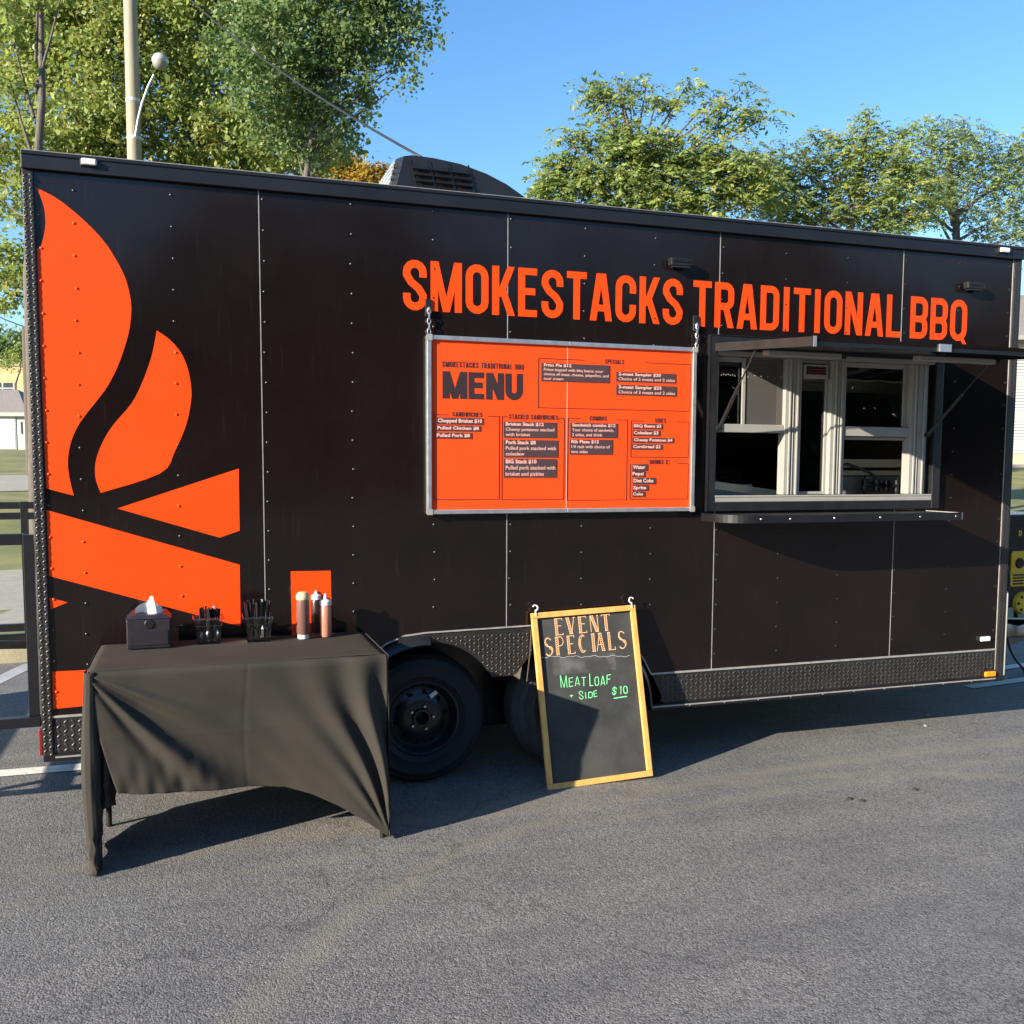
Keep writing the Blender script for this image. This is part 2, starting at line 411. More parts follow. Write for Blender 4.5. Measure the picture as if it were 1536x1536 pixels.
def stripe(name, a, b, w):
    a = Vector((*a, 0)); b = Vector((*b, 0)); d = (b - a).normalized(); r = Vector((-d.y, d.x, 0)) * w / 2
    return structure(MB().add([a - r + Vector((0, 0, .004)), b - r + Vector((0, 0, .004)), b + r + Vector((0, 0, .004)), a + r + Vector((0, 0, .004))], [(0, 1, 2, 3)]).build(name, 'line_paint'))
stripe('parking_line', (-4.6, .97), (-.2, .88), .12)
stripe('parking_line', (5.2, .95), (8.5, 1.35), .10)
stripe('parking_line', (5.9, 1.40), (9, 1.9), .10)

# ================================================================== LETTER SHAPES
def arc(cx, cy, r, a0, a1, n=7, ry=None):
    ry = ry or r
    return [(cx + r * math.cos(math.radians(a0 + (a1 - a0) * i / n)), cy + ry * math.sin(math.radians(a0 + (a1 - a0) * i / n))) for i in range(n + 1)]
def stroke(pts, t, closed=False):
    P = [Vector(p) for p in pts]; k = len(P); L = []; Rr = []
    for i in range(k):
        a = P[(i - 1) % k] if closed or i else None; b = P[(i + 1) % k] if closed or i < k - 1 else None
        d1 = (P[i] - a).normalized() if a is not None else None; d2 = (b - P[i]).normalized() if b is not None else None
        d1 = d1 or d2; d2 = d2 or d1
        n1 = Vector((-d1.y, d1.x)); n2 = Vector((-d2.y, d2.x)); nn = (n1 + n2)
        nn = nn.normalized() if nn.length > 1e-6 else n1
        q = t / 2 / max(.45, nn.dot(n1)); L.append(P[i] + nn * q); Rr.append(P[i] - nn * q)
    out = []
    for i in range(k if closed else k - 1):
        j = (i + 1) % k; out.append([tuple(L[i]), tuple(Rr[i]), tuple(Rr[j]), tuple(L[j])])
    return [out]
def glyph(ch, w, h, t):
    """layers of quads for one condensed capital, box w x h, stroke t"""
    R_ = lambda x0, x1, y0, y1: [[[(x0, y0), (x1, y0), (x1, y1), (x0, y1)]]]
    H_ = lambda x0, y0, x1, y1, q=t: [[[(x0 - q / 2, y0), (x0 + q / 2, y0), (x1 + q / 2, y1), (x1 - q / 2, y1)]]]
    e = min(t * .92, h * .26); r = (w - t) / 2; c = t / 2
    if ch == 'E': return R_(0, t, 0, h) + R_(t, w * .95, 0, e) + R_(t, w * .95, h - e, h) + R_(t, w * .86, h * .5 - e / 2 + .02 * h, h * .5 + e / 2 + .02 * h)
    if ch == 'F': return R_(0, t, 0, h) + R_(t, w * .95, h - e, h) + R_(t, w * .86, h * .5 - e / 2, h * .5 + e / 2)
    if ch == 'T': return R_(0, w, h - e, h) + R_(w / 2 - c, w / 2 + c, 0, h - e)
    if ch == 'L': return R_(0, t, 0, h) + R_(t, w * .95, 0, e)
    if ch == 'I': return R_(w / 2 - c, w / 2 + c, 0, h)
    if ch == 'H': return R_(0, t, 0, h) + R_(w - t, w, 0, h) + R_(t, w - t, h / 2 - e / 2, h / 2 + e / 2)
    if ch in 'OQ0':
        s = stroke(arc(w / 2, h - c - r, r, 0, 180) + arc(w / 2, c + r, r, 180, 360), t, True)
        return s + (H_(w * .60, h * .16, w - t * .35, -h * .07, t * .8) if ch == 'Q' else [])
    if ch == 'C': return stroke([(w - c, h * .62)] + arc(w / 2, h - c - r, r, 0, 180) + arc(w / 2, c + r, r, 180, 360) + [(w - c, h * .38)], t)
    if ch == 'G': return stroke([(w - c, h * .64)] + arc(w / 2, h - c - r, r, 0, 180) + arc(w / 2, c + r, r, 180, 360) + [(w - c, h * .46), (w * .55, h * .46)], t)
    if ch == 'U': return stroke([(c, h)] + arc(w / 2, c + r, r, 180, 360) + [(w - c, h)], t)
    if ch == 'S': return stroke([(w - c, h * .66)] + arc(w / 2, h - c - r, r, 0, 180) + [(c, h * .70), (w * .34, h * .56), (w * .66, h * .44), (w - c, h * .30)] + arc(w / 2, c + r, r, 0, -180) + [(c, h * .34)], t)
    if ch == 'D': return R_(0, t, 0, h) + stroke([(t, h - c)] + arc(w - c - r * .8, h - c - r * .8, r * .8, 90, 0) + arc(w - c - r * .8, c + r * .8, r * .8, 0, -90) + [(t, c)], t)
    if ch in 'PRB':
        y0 = h * .47; rr = min(r * .8, (h - c - y0) / 2)
        o = R_(0, t, 0, h) + stroke([(t, h - c)] + arc(w - c - rr, h - c - rr, rr, 90, 0) + arc(w - c - rr, y0 + rr, rr, 0, -90) + [(t, y0)], t)
        if ch == 'R': o += H_(w * .58, y0, w - c, 0, t * 1.02)
        if ch == 'B': o += stroke([(t, y0)] + arc(w - c - rr, y0 - rr, rr, 90, 0) + arc(w - c - rr, c + rr, rr, 0, -90) + [(t, c)], t)
        return o
    if ch == 'A': return H_(c, 0, w / 2 - t * .22, h) + H_(w - c, 0, w / 2 + t * .22, h) + R_(w * .28, w * .72, h * .20, h * .20 + e)
    if ch == 'V': return H_(c, h, w / 2 - t * .2, 0) + H_(w - c, h, w / 2 + t * .2, 0)
    if ch == 'M': t = min(t, w * .29); return R_(0, t, 0, h) + R_(w - t, w, 0, h) + H_(t * .6, h, w / 2, h * .0, min(t * .95, w * .24)) + H_(w - t * .6, h, w / 2, h * .0, min(t * .95, w * .24))
    if ch == 'W': return H_(c, h, w * .3, 0, t * .9) + H_(w * .3, 0, w / 2, h, t * .8) + H_(w / 2, h, w * .7, 0, t * .8) + H_(w * .7, 0, w - c, h, t * .9)
    if ch == 'N': return R_(0, t, 0, h) + R_(w - t, w, 0, h) + H_(t * .55, h, w - t * .55, 0)
    if ch == 'K': return R_(0, t, 0, h) + H_(t * 1.05, h * .38, w - c, h, t * 1.02) + H_(w * .42, h * .58, w - c * .9, 0, t * 1.02)
    if ch == '$': return glyph('S', w, h, t) + R_(w / 2 - t * .3, w / 2 + t * .3, -h * .1, h * 1.1)
    if ch == '1': return R_(w * .5, w * .5 + t, 0, h) + H_(w * .25, h * .78, w * .55, h, t)
    if ch == '+': return R_(w * .2, w * .8, h * .32, h * .32 + t) + R_(w / 2 - c, w / 2 + c, h * .1, h * .6)
    return []
WID = {'M': 1.34, 'I': .45, 'W': 1.4, '1': .6, 'T': .93, 'L': .88, 'E': .90, 'A': 1.06, ' ': .55, 'Q': 1.0}
def layout(text, x0, x1, h, t, gap=.16):
    """per letter (char, x, w) filling x0..x1"""
    u = sum(WID.get(c, 1) for c in text) + gap * (len(text) - 1)
    s = (x1 - x0) / u; x = x0; out = []
    for c in text:
        w = WID.get(c, 1) * s
        if c == 'I': w = max(w, t)
        out.append((c, x, w)); x += WID.get(c, 1) * s + gap * s
    return out
def put_glyph(mb, ch, x, w, z, h, t, y, fn=None, dy=.00012):
    for k, layer in enumerate(glyph(ch, w, h, t)):
        for q in layer:
            pts = [(x + a, z + b) for a, b in q]
            if fn: mb.add([fn(a, b, y - k * dy) for a, b in pts], [(0, 1, 2, 3)])
            else: mb.flat(pts, y - k * dy)

# ================================================================== FOOD TRAILER
XL, XR = -.944, 4.475          # panel ends
PZ0, PZ1, RZ = .509, 2.919, 2.990
BZ = .318                      # underside of the skirt
DEPTH = 2.45
T = thing('food_trailer', 'black food trailer with orange flame graphic and big orange lettering on its side', 'food trailer', (1.77, 1.2, 0))
OPEN = (2.42, 3.90, 1.455, 2.30)      # window opening

# shell: floor, roof, far wall, end walls, and the near wall built round the window
m = MB()
m.box(XL - .03, .39, .03, DEPTH, .46, .505); m.box(.39, 2.15, .45, DEPTH, .46, .505); m.box(2.15, XR + .04, .03, DEPTH, .46, .505)
m.box(XL - .03, XR + .04, .03, DEPTH, 2.90, 2.975)
m.box(XL - .03, XR + .04, DEPTH - .04, DEPTH, .505, 2.90)
m.box(XL - .03, XL, .03, DEPTH - .04, .505, 2.90)
m.box(XR, XR + .04, .03, DEPTH - .04, .505, 2.90)
x0, x1, z0, z1 = OPEN
m.box(XL, x0 - .01, .008, .05, .83, 2.90); m.box(x1 + .01, XR, .008, .05, .505, 2.90)
m.box(x0 - .01, x1 + .01, .008, .05, .83, z0 - .01); m.box(x0 - .01, x1 + .01, .008, .05, z1 + .01, 2.90)
m.box(XL, .42, .008, .05, .505, .83); m.box(2.12, x1 + .01, .008, .05, .505, .83)
m.build('body_shell', 'interior', T)
# wheel well box behind the arches
m = MB(); m.box(.40, 2.14, .42, .44, .30, .90); m.box(.40, 2.14, .05, .42, .86, .88); m.box(.39, .41, .05, .44, .30, .9); m.box(2.13, 2.15, .05, .44, .30, .9)
m.build('wheel_well', 'black_plastic', T)
m = MB(); m.box(2.2, 4.5, .30, .36, .25, .455); m.box(-1.0, .36, .34, .40, .22, .455); m.box(-1.0, 4.5, 2.2, 2.26, .165, .455)
for x in np.arange(-.9, 4.5, .6):
    if not .35 < x < 2.2: m.box(x, x + .05, .36 if x > 2 else .40, 2.2, .30, .455)
m.box(.40, 2.14, .44, .50, .17, .455)
chassis = m.build('chassis_frame', 'black_metal', T)

# side panels, cut for the wheel arch and the window
arch = [(.40, .509), (.44, .60), (.50, .69), (.581, .758), (.68, .795), (.793, .805), (1.358, .814), (1.70, .806), (1.83, .775), (1.93, .70), (2.01, .60), (2.06, .509)]
def archz(x):
    if x <= arch[0][0] or x >= arch[-1][0]: return PZ0
    return float(np.interp(x, [p[0] for p in arch], [p[1] for p in arch]))
seams = [0., 1.2192, 2.4384, 3.6576]
edges = [XL] + seams + [XR]
WX0, WX1, WZ0, WZ1 = OPEN
for i in range(5):
    a, b = edges[i] + .002, edges[i + 1] - .002
    xs_ = sorted(set([a, b] + [p[0] for p in arch if a < p[0] < b]))
    low = [(x, archz(x)) for x in xs_]
    m = MB()
    if i < 3 and b < WX0 + 1e-6 or i < 2:
        m.prism(low + [(b, PZ1), (a, PZ1)], 0, .004)
    else:
        wa, wb = max(a, WX0), min(b, WX1)
        if i == 2:      # right edge just bites the opening
            wa = WX0; wb = b
            m.prism(low[:-1] + [(b, PZ0), (b, WZ0), (wa, WZ0), (wa, WZ1), (b, WZ1), (b, PZ1), (a, PZ1)], 0, .004)
        elif i == 3:
            m.box(a, b, 0, .004, PZ0, WZ0); MB().box(a, b, 0, .004, WZ1, PZ1).build('side_panel', 'black_paint', T)
        else:
            m.prism([(a, PZ0), (b, PZ0), (b, PZ1), (a, PZ1), (a, WZ1), (wb, WZ1), (wb, WZ0), (a, WZ0)], 0, .004)
    m.build('side_panel', 'black_paint', T)
for x in seams:
    zb = archz(x)
    m = MB()
    if x in (2.4384, 3.6576):
        m.box(x - .0019, x + .0019, -.0014, .006, zb, WZ0 - .05); MB().box(x - .0019, x + .0019, -.0014, .006, WZ1 + .07, PZ1).build('seam_trim', 'trim_light', T)
    else: m.box(x - .0019, x + .0019, -.0014, .006, zb, PZ1)
    m.build('seam_trim', 'trim_light', T)
# bright trim where the panels meet the skirt and the arch
for a, b in ((XL, .40), (2.06, XR)): MB().box(a, b, -.007, .004, PZ0 - .005, PZ0 + .005).build('panel_trim', 'trim_light', T)
m = MB()
for (ax, az_), (bx, bz) in zip(arch[:-1], arch[1:]): m.beam((ax, -.003, az_), (bx, -.003, bz), .007, .007, (0, -1, 0))
m.build('arch_trim', 'trim_light', T)
m = MB(); m.box(XL - .045, XR + .06, -.022, .02, PZ1, RZ); m.box(XL - .045, XR + .06, -.028, -.022, RZ - .012, RZ + .004); m.box(XL - .045, XR + .06, -.026, -.022, PZ1, PZ1 + .01)
m.build('top_rail', 'rail_black', T, bevel=.003)
m = MB(); m.box(XL - .045, XR + .06, -.020, .30, RZ + .0, RZ + .008); m.build('roof_seal', 'trim_light', T)
m = MB(); m.prism([(XL - .04, 2.976), (XR + .05, 2.976), (XR + .05, 2.985), (XL - .04, 2.985)], .3, DEPTH); m.build('roof_sheet', 'trim_light', T)

# rivets (tiny, joined): orange where vinyl covers them
FLAMES = [
 [(52, 280.6), (82, 295.7), (109.4, 316), (136.7, 340.8), (158.6, 365.4), (175, 391), (188.6, 418.7), (196.3, 451.5), (196.5, 476), (191.4, 506), (177.7, 547), (161, 580), (143, 604), (131, 619), (117.6, 638), (106.6, 663), (102, 690), (104, 715), (110.7, 743.5), (69.5, 732.6), (65, 640), (58.5, 470), (54.9, 382), (61.5, 369.5), (67.5, 345), (68, 325), (65.6, 309), (58.8, 290)],
 [(235, 495.8), (254, 509), (270.7, 528), (281.6, 552.7), (287, 582.8), (286, 605.5), (279, 638), (262.5, 676.6), (240.6, 710), (151, 739.4), (143.5, 717.6), (143.5, 693), (153, 665.6), (169.5, 638), (197, 605.5), (213, 574.6), (227, 536), (233.8, 503.5)],
 [(358, 702.8), (359.5, 796), (329.5, 806.4), (176, 762.7)],
 [(69.9, 765), (359.5, 847), (361, 939.6), (73.6, 863.8)],
 [(74.8, 896.6), (101.7, 903.5), (75.6, 914)],
 [(77.8, 1007.5), (250, 999), (246, 1047), (79.6, 1063.5)],
 [(436, 857), (496, 856), (499, 990), (439, 992)],
]
def smooth_closed(P, n=4):
    # Catmull-Rom that keeps corners sharper than 50 degrees
    k = len(P); P = [np.array(p, float) for p in P]; out = []
    def corner(i):
        a = P[i] - P[i - 1]; b = P[(i + 1) % k] - P[i]
        return np.dot(a, b) / (np.linalg.norm(a) * np.linalg.norm(b)) < .72
    C = [corner(i) for i in range(k)]
    for i in range(k):
        p1, p2 = P[i], P[(i + 1) % k]
        p0 = p1 if C[i] else P[i - 1]; p3 = p2 if C[(i + 1) % k] else P[(i + 2) % k]
        for s in range(n):
            t = s / n
            out.append(tuple(.5 * (2 * p1 + (p2 - p0) * t + (2 * p0 - 5 * p1 + 4 * p2 - p3) * t * t + (3 * p1 - p0 - 3 * p2 + p3) * t ** 3)))
    return out
FL = []
for f_ in FLAMES:
    pts = smooth_closed(f_) if len(f_) > 6 else f_
    FL.append([(max(W(*p)[0], XL + .003), W(*p)[1]) for p in pts])
    MB().prism(FL[-1], -.0016, -.0004).build('flame_graphic', 'orange_vinyl', T)
def inside(x, z):
    for P in FL:
        c = False; k = len(P)
        for i in range(k):
            (xa, za), (xb, zb) = P[i], P[i - 1]
            if (za > z) != (zb > z) and x < (xb - xa) * (z - za) / (zb - za) + xa: c = not c
        if c: return True
    return False
hem_v = [(0, -1, 0)] + [(math.cos(t) * r, -y, math.sin(t) * r) for r, y in ((.6, .75), (1, 0)) for t in np.linspace(0, 2 * math.pi, 8, endpoint=False)]
hem_f = [(0, 1 + i, 1 + (i + 1) % 8) for i in range(8)] + [(1 + i, 9 + i, 9 + (i + 1) % 8, 1 + (i + 1) % 8) for i in range(8)]
rb, ro = [], []
for x in (-.925, -.79, -.38, .022, .43, .835, 1.241, 1.645, 2.05, 2.46, 2.86, 3.27, 3.68, 4.07, 4.45):
    off = .03 * math.sin(x * 17)
    for k in range(17):
        z = 2.87 + off - k * .1405
        xx = x + random.uniform(-.004, .004)
        if z < archz(x) + .03 or (2.36 < xx < 3.97 and 1.36 < z < 2.39) or z > 2.9: continue
        r = .0075
        isin = inside(xx, z)
        Mx = [[r, 0, 0, xx], [0, .0045, 0, -.0016 if isin else 0], [0, 0, r, z], [0, 0, 0, 1]]
        (ro if isin else rb).append(Mx)
stuff(instances('rivets', 'rail_black', hem_v, hem_f, rb, T)); stuff(instances('rivets', 'orange_vinyl', hem_v, hem_f, ro, T))

# lettering
LZ0, LZ1 = 2.412, 2.656
for word, xa, xb in (('SMOKESTACKS', .679, 2.214), ('TRADITIONAL', 2.277, 3.655), ('BBQ', 3.718, 4.137)):
    for c, x, w in layout(word, xa, xb, LZ1 - LZ0, .04):
        m = MB(); put_glyph(m, c, x, w, LZ0, LZ1 - LZ0, .0375, -.0022)
        m.build('letter', 'orange_vinyl', T)

# diamond plate: treads as real raised lozenges
lz_v = [(-1, 0, 0), (-.45, -.7, .55), (-.45, -.7, -.55), (.45, -.7, .55), (.45, -.7, -.55), (1, 0, 0), (-.45, 0, 1), (.45, 0, 1), (-.45, 0, -1), (.45, 0, -1)]
lz_f = [(1, 2, 4, 3), (0, 2, 1), (5, 3, 4), (6, 1, 3, 7), (8, 9, 4, 2), (0, 1, 6), (0, 8, 2), (5, 7, 3), (5, 4, 9)]
def treads(parent, test, x0, x1, z0, z1, y, pitch=.030, L=.0135, wd=.0042, hgt_=.0032):
    Ms = []; j = 0; z = z0
    while z < z1:
        i = 0; x = x0
        while x < x1:
            if test(x, z):
                a = math.radians(45 if (i + j) % 2 else -45)
                Ms.append([[L * math.cos(a), 0, -wd * math.sin(a), x], [0, hgt_, 0, y], [L * math.sin(a), 0, wd * math.cos(a), z], [0, 0, 0, 1]])
            x += pitch; i += 1
        z += pitch * .72; j += 1
    stuff(instances('raised_tread', 'tread_worn', lz_v, lz_f, Ms, parent))
for a, b in ((XL - .044, XL - .001), (XR + .001, XR + .058)):
    m = MB(); m.box(a, b, -.010, .05, BZ, PZ1); o = m.build('corner_post', 'plate_black', T, bevel=.002)
    treads(o, lambda x, z: True, a + .011, b - .006, BZ + .02, PZ1 - .01, -.010, pitch=.0235, L=.011, hgt_=.0030 if a < 0 else .0009)
    e = MB().box(b + .0 if a < 0 else a - .0045, b + .004 if a < 0 else a - .001, -.004, .004, BZ + .01, PZ1); e.build('post_trim', 'rail_black' if a < 0 else 'trim_light', T)
for a, b, la, rb_ in ((XL + .008, .40, 0, 0), (2.06, XR - .008, 1, 0)):
    pts = [(a, BZ + .02), (b, BZ + .02), (b, PZ0 - .007), (a, PZ0 - .007)]
    if la: pts = [(2.145, BZ + .02), (b, BZ + .02), (b, PZ0 - .007), (2.066, PZ0 - .007), (2.11, .42)]
    m = MB(); m.prism(pts, -.003, .02); o = m.build('skirt_plate', 'plate_black', T)
    treads(o, lambda x, z: (not la) or x > 2.10 + (.5 - z) * .22, a + .015, b - .01, BZ + .035, PZ0 - .018, -.003)
    m = MB(); m.box(a - (0 if la else .05), b + (.06 if la else 0), -.016, .03, BZ - .012, BZ + .019); m.build('bottom_rail', 'rail_black', T, bevel=.003)
    m = MB(); m.box(a, b, -.020, -.0165, BZ + .004, BZ + .011); m.build('bottom_rail_bead', 'trim_light', T)
Ms = [[[.006, 0, 0, x], [0, .004, 0, -.016], [0, 0, .006, BZ + .0], [0, 0, 0, 1]] for x in np.arange(2.3, 4.45, .22)]
stuff(instances('rail_screws', 'steel', hem_v, hem_f, Ms, T))

# fender between and over the wheels
HUB = ((.786, .342), (1.620, .342)); RT = .343
fil = [(.66, .792), (.793, .796), (1.358, .805), (1.66, .797)]
low = []
for x in np.linspace(1.72, .64, 40):
    d = min(abs(x - HUB[0][0]), abs(x - HUB[1][0])); z = .342 + math.sqrt(max(0, .405 ** 2 - d * d))
    low.append((x, max(.555 - .0 * x, min(z + .012, .785))))
fil2 = [(.64, .788)] + fil + [(1.72, .785)] + [p for p in low[1:-1]]
m = MB(); m.prism(fil2, -.012, .006); fo = m.build('fender_plate', 'plate_black', T)
def in_fil(x, z):
    d = min(abs(x - HUB[0][0]), abs(x - HUB[1][0])); lo = max(.555, .342 + math.sqrt(max(0, .405 ** 2 - d * d)) + .012)
    return lo + .012 < z < .785 and .68 < x < 1.70
treads(fo, in_fil, .66, 1.74, .55, .79, -.012, pitch=.024, L=.010, wd=.003)
def arch_flare(hub, a0, a1):
    m = MB(); k = 26; vs = []; fs = []
    for i in range(k + 1):
        a = math.radians(a0 + (a1 - a0) * i / k); c, s = math.cos(a), math.sin(a)
        for r, y in ((.402, .04), (.402, -.052), (.412, -.060), (.425, -.055), (.450, -.008), (.450, .02)):
            vs.append((hub[0] + r * c, y, hub[1] + r * s))
    for i in range(k):
        for j in range(5): fs.append((i * 6 + j, i * 6 + j + 1, (i + 1) * 6 + j + 1, (i + 1) * 6 + j))
    m.add(vs, fs); m.build('fender_flare', 'black_plastic', T, smooth=50)
arch_flare(HUB[0], 88, 178); arch_flare(HUB[1], 0, 70)

# wheels
def wheel(hub, dusty):
    y0 = .055
    root = MB().lathe([(.030, -.02), (.036, -.03), (.046, -.03), (.05, 0), (.05, .1)], (hub[0], y0 + .05, hub[1]), 'y', 20).build('wheel', 'rim_black', T, smooth=40)
    prof = [(.195, .03), (.200, .012), (.212, .004), (.222, -.001), (.226, -.005), (.230, -.003), (.250, -.007), (.280, -.005), (.286, -.008), (.292, -.005), (.312, .006), (.316, .004), (.320, .012), (.335, .030), (.343, .055), (.343, .165), (.335, .19), (.30, .21), (.2, .20), (.195, .18)]
    t = MB().lathe(prof, (hub[0], y0, hub[1]), 'y', 64).build('tyre', 'rubber_dusty' if dusty else 'rubber', root, smooth=40)
    # rim face with vent holes: polar grid with the hole cells left out
    m = MB(); N = 80; rad = [.045, .075, .100, .112, .120, .132, .146, .156, .163, .172, .180, .187, .198]
    dep = [.045, .045, .050, .056, .060, .066, .070, .072, .066, .040, .018, .012, .014]
    vs = [(hub[0] + r * math.cos(2 * math.pi * j / N), y0 + d, hub[1] + r * math.sin(2 * math.pi * j / N)) for r, d in zip(rad, dep) for j in range(N)]
    fs = []
    for i in range(len(rad) - 1):
        for j in range(N):
            rm = (rad[i] + rad[i + 1]) / 2; th = 2 * math.pi * (j + .5) / N
            ph = (th + .16) % (2 * math.pi / 10) - math.pi / 10
            if (rm * ph) ** 2 + (rm - .133) ** 2 < .0165 ** 2: continue
            fs.append((i * N + j, i * N + (j + 1) % N, (i + 1) * N + (j + 1) % N, (i + 1) * N + j))
    m.add(vs, fs); m.build('rim', 'rim_black', root, smooth=40)
    MB().lathe([(.0, .095), (.19, .095)], (hub[0], y0, hub[1]), 'y', 32).build('brake_drum', 'black_metal', root)
    for k in range(5):
        a = math.radians(75 + 72 * k); MB().lathe([(0, -.022), (.007, -.022), (.0105, -.012), (.0105, .01)], (hub[0] + .062 * math.cos(a), y0 + .045, hub[1] + .062 * math.sin(a)), 'y', 6).build('lug_nut', 'steel', root)
    if not dusty:
        q = MB(); c = Vector((hub[0] + .065, y0 + .040, hub[1] + .118)); ex = Vector((.80, 0, .6)) * .022; ez = Vector((-.6, 0, .8)) * .011
        q.add([c - ex - ez, c + ex - ez, c + ex + ez, c - ex + ez], [(0, 1, 2, 3)]); q.build('balance_weight', 'galvanised', root)
    return root
wheel(HUB[0], False); wheel(HUB[1], True)
m = MB()
for hx, hz_ in HUB: m.tube([(hx, .2, hz_), (hx, 2.3, hz_)], .038, 10)
m.build('axle', 'black_metal', T)
for hx, hz_ in HUB:
    m = MB().lathe([(0, 0), (.343, .0), (.343, .2), (0, .2)], (hx, 2.2, hz_), 'y', 32); m.build('far_wheel', 'rubber', T)

# marker lights
def lens(x, z, w, h, y, ma):
    o = MB().box(x - w / 2 - .006, x + w / 2 + .006, y - .006, y, z - h / 2 - .005, z + h / 2 + .005).build('marker_light', 'black_plastic', T, bevel=.003)
    MB().box(x - w / 2, x + w / 2, y - .022, y - .006, z - h / 2, z + h / 2).build('lens', ma, o, bevel=.007)
lens(-.718, 2.966, .062, .028, -.022, 'lens_clear'); lens(4.37, 2.963, .07, .028, -.022, 'lens_clear')
lens(4.375, .582, .075, .030, 0, 'lens_clear'); lens(4.42, .357, .085, .034, -.006, 'lens_amber')
m = MB(); m.box(-1.006, -.990, .012, .05, .33, .45); m.build('tail_reflector', 'lens_red', T, bevel=.004)
# two flood lights above the lettering
for x in (2.178, 4.150):
    o = MB().prism([(x - .062, 2.715), (x + .058, 2.715), (x + .066, 2.730), (x + .062, 2.755), (x - .066, 2.757)], -.055, -.012).build('flood_light', 'black_metal', T, bevel=.006)
    g = MB()
    for k in range(7): g.box(x - .055 + k * .016, x - .047 + k * .016, -.060, -.0555, 2.735, 2.752)
    g.build('cooling_fin', 'black_metal', o)
    MB().box(x - .05, x + .05, -.050, -.018, 2.709, 2.7145).build('lens', 'window_dark', o)
    MB().box(x - .02, x + .02, -.012, 0, 2.72, 2.75).build('bracket', 'black_metal', o)

# --------------------------------------------------- serving window
fx0, fx1, fz0, fz1 = 2.375, 3.955, 1.405, 2.365
m = MB()
for a in ((fx0, fx0 + .045, fz0, fz1), (fx1 - .055, fx1, fz0, fz1)): m.box(a[0], a[1], -.032, .03, a[2], a[3])
m.box(fx0 + .045, fx1 - .055, -.030, .03, fz0, fz0 + .05); m.box(fx0 + .045, fx1 - .055, -.030, .03, fz1 - .07, fz1)
wf = m.build('window_surround', 'black_metal', T, bevel=.003)
m = MB(); m.box(fx0 - .004, fx0, -.034, .0, fz0, fz1 + .004); m.box(fx0, fx1, -.034, -.0, fz1, fz1 + .004)
m.build('surround_edge', 'rail_black', T)
def bar(name, x0, x1, z0, z1, y0, y1, parent, ma='vinyl_white'): return MB().box(x0, x1, y0, y1, z0, z1).build(name, ma, parent, bevel=.003)
sill = bar('window_sill', 2.42, 3.90, 1.455, 1.480, -.03, .06, T)
bar('sill_lip', 2.42, 3.90, 1.481, 1.492, -.032, -.02, sill)
head = bar('window_head', 2.42, 3.90, 2.262, 2.295, -.02, .06, T)
# mullions: each a main post with a raised inner strip
for a, b in ((2.872, 2.978), (3.178, 3.276), (3.742, 3.862)):
    p = bar('mullion', a, b, 1.493, 2.261, -.010, .055, T)
    bar('track', a + .022, a + .034, 1.493, 2.261, -.020, -.0105, p); bar('track', b - .034, b - .022, 1.493, 2.261, -.020, -.0105, p)
    bar('track', a + .048, a + .054, 1.493, 2.261, -.016, -.0105, p)
bar('jamb', 2.421, 2.432, 1.493, 2.261, -.01, .055, T)
bar('jamb', 3.863, 3.899, 1.493, 2.261, .012, .055, T, 'black_metal')
def sash(x0, x1, z0, z1, y, name='sash', t=.028, gl='pane_glass'):
    m = MB(); m.box(x0, x0 + t, y, y + .022, z0, z1); m.box(x1 - t, x1, y, y + .022, z0, z1); m.box(x0 + t, x1 - t, y + .001, y + .021, z0, z0 + t); m.box(x0 + t, x1 - t, y + .001, y + .021, z1 - t, z1)
    o = m.build(name, 'vinyl_white', T, bevel=.002)
    MB().box(x0 + t - .002, x1 - t + .002, y + .009, y + .012, z0 + t - .002, z1 - t + .002).build('pane', gl, o)
    return o
sash(2.433, 2.871, 1.862, 2.260, .024)
sash(2.979, 3.177, 1.494, 2.260, .022, t=.016)
sash(3.277, 3.741, 1.862, 2.260, .024)
bar('meeting_rail', 2.433, 2.871, 1.842, 1.888, -.004, .022, T); bar('meeting_rail', 3.277, 3.741, 1.832, 1.886, -.004, .022, T)
MB().box(2.62, 2.868, .016, .019, 1.89, 2.255).build('insect_screen', 'insect_screen', T)
MB().box(2.605, 2.622, .010, .022, 1.89, 2.255).build('screen_stile', 'vinyl_white', T)
bar('lower_rail', 3.277, 3.741, 1.812, 1.831, .03, .05, T)
# small red display and the row of beads across the head
d = MB().box(2.995, 3.160, .000, .018, 2.155, 2.235).build('led_display', 'vinyl_white', T, bevel=.003)
MB().box(3.012, 3.143, -.003, -.0002, 2.178, 2.222).build('screen', 'black_plastic', d)
m = MB()
for k in range(11):
    for j in range(2): m.box(3.020 + k * .011, 3.027 + k * .011, -.0046, -.0032, 2.187 + j * .016, 2.193 + j * .016)
m.build('red_segments', 'led_red', d)
Ms = [[[.003, 0, 0, x], [0, .003, 0, -.022], [0, 0, .003, 2.150 + .004 * math.sin(x * 31) + .004 * (k % 2)], [0, 0, 0, 1]] for k, x in enumerate(np.arange(2.45, 3.85, .014)) if not 2.52 < x < 2.84 or k % 3 == 0]
stuff(instances('bead_string', 'vinyl_white', hem_v, hem_f, Ms, T))

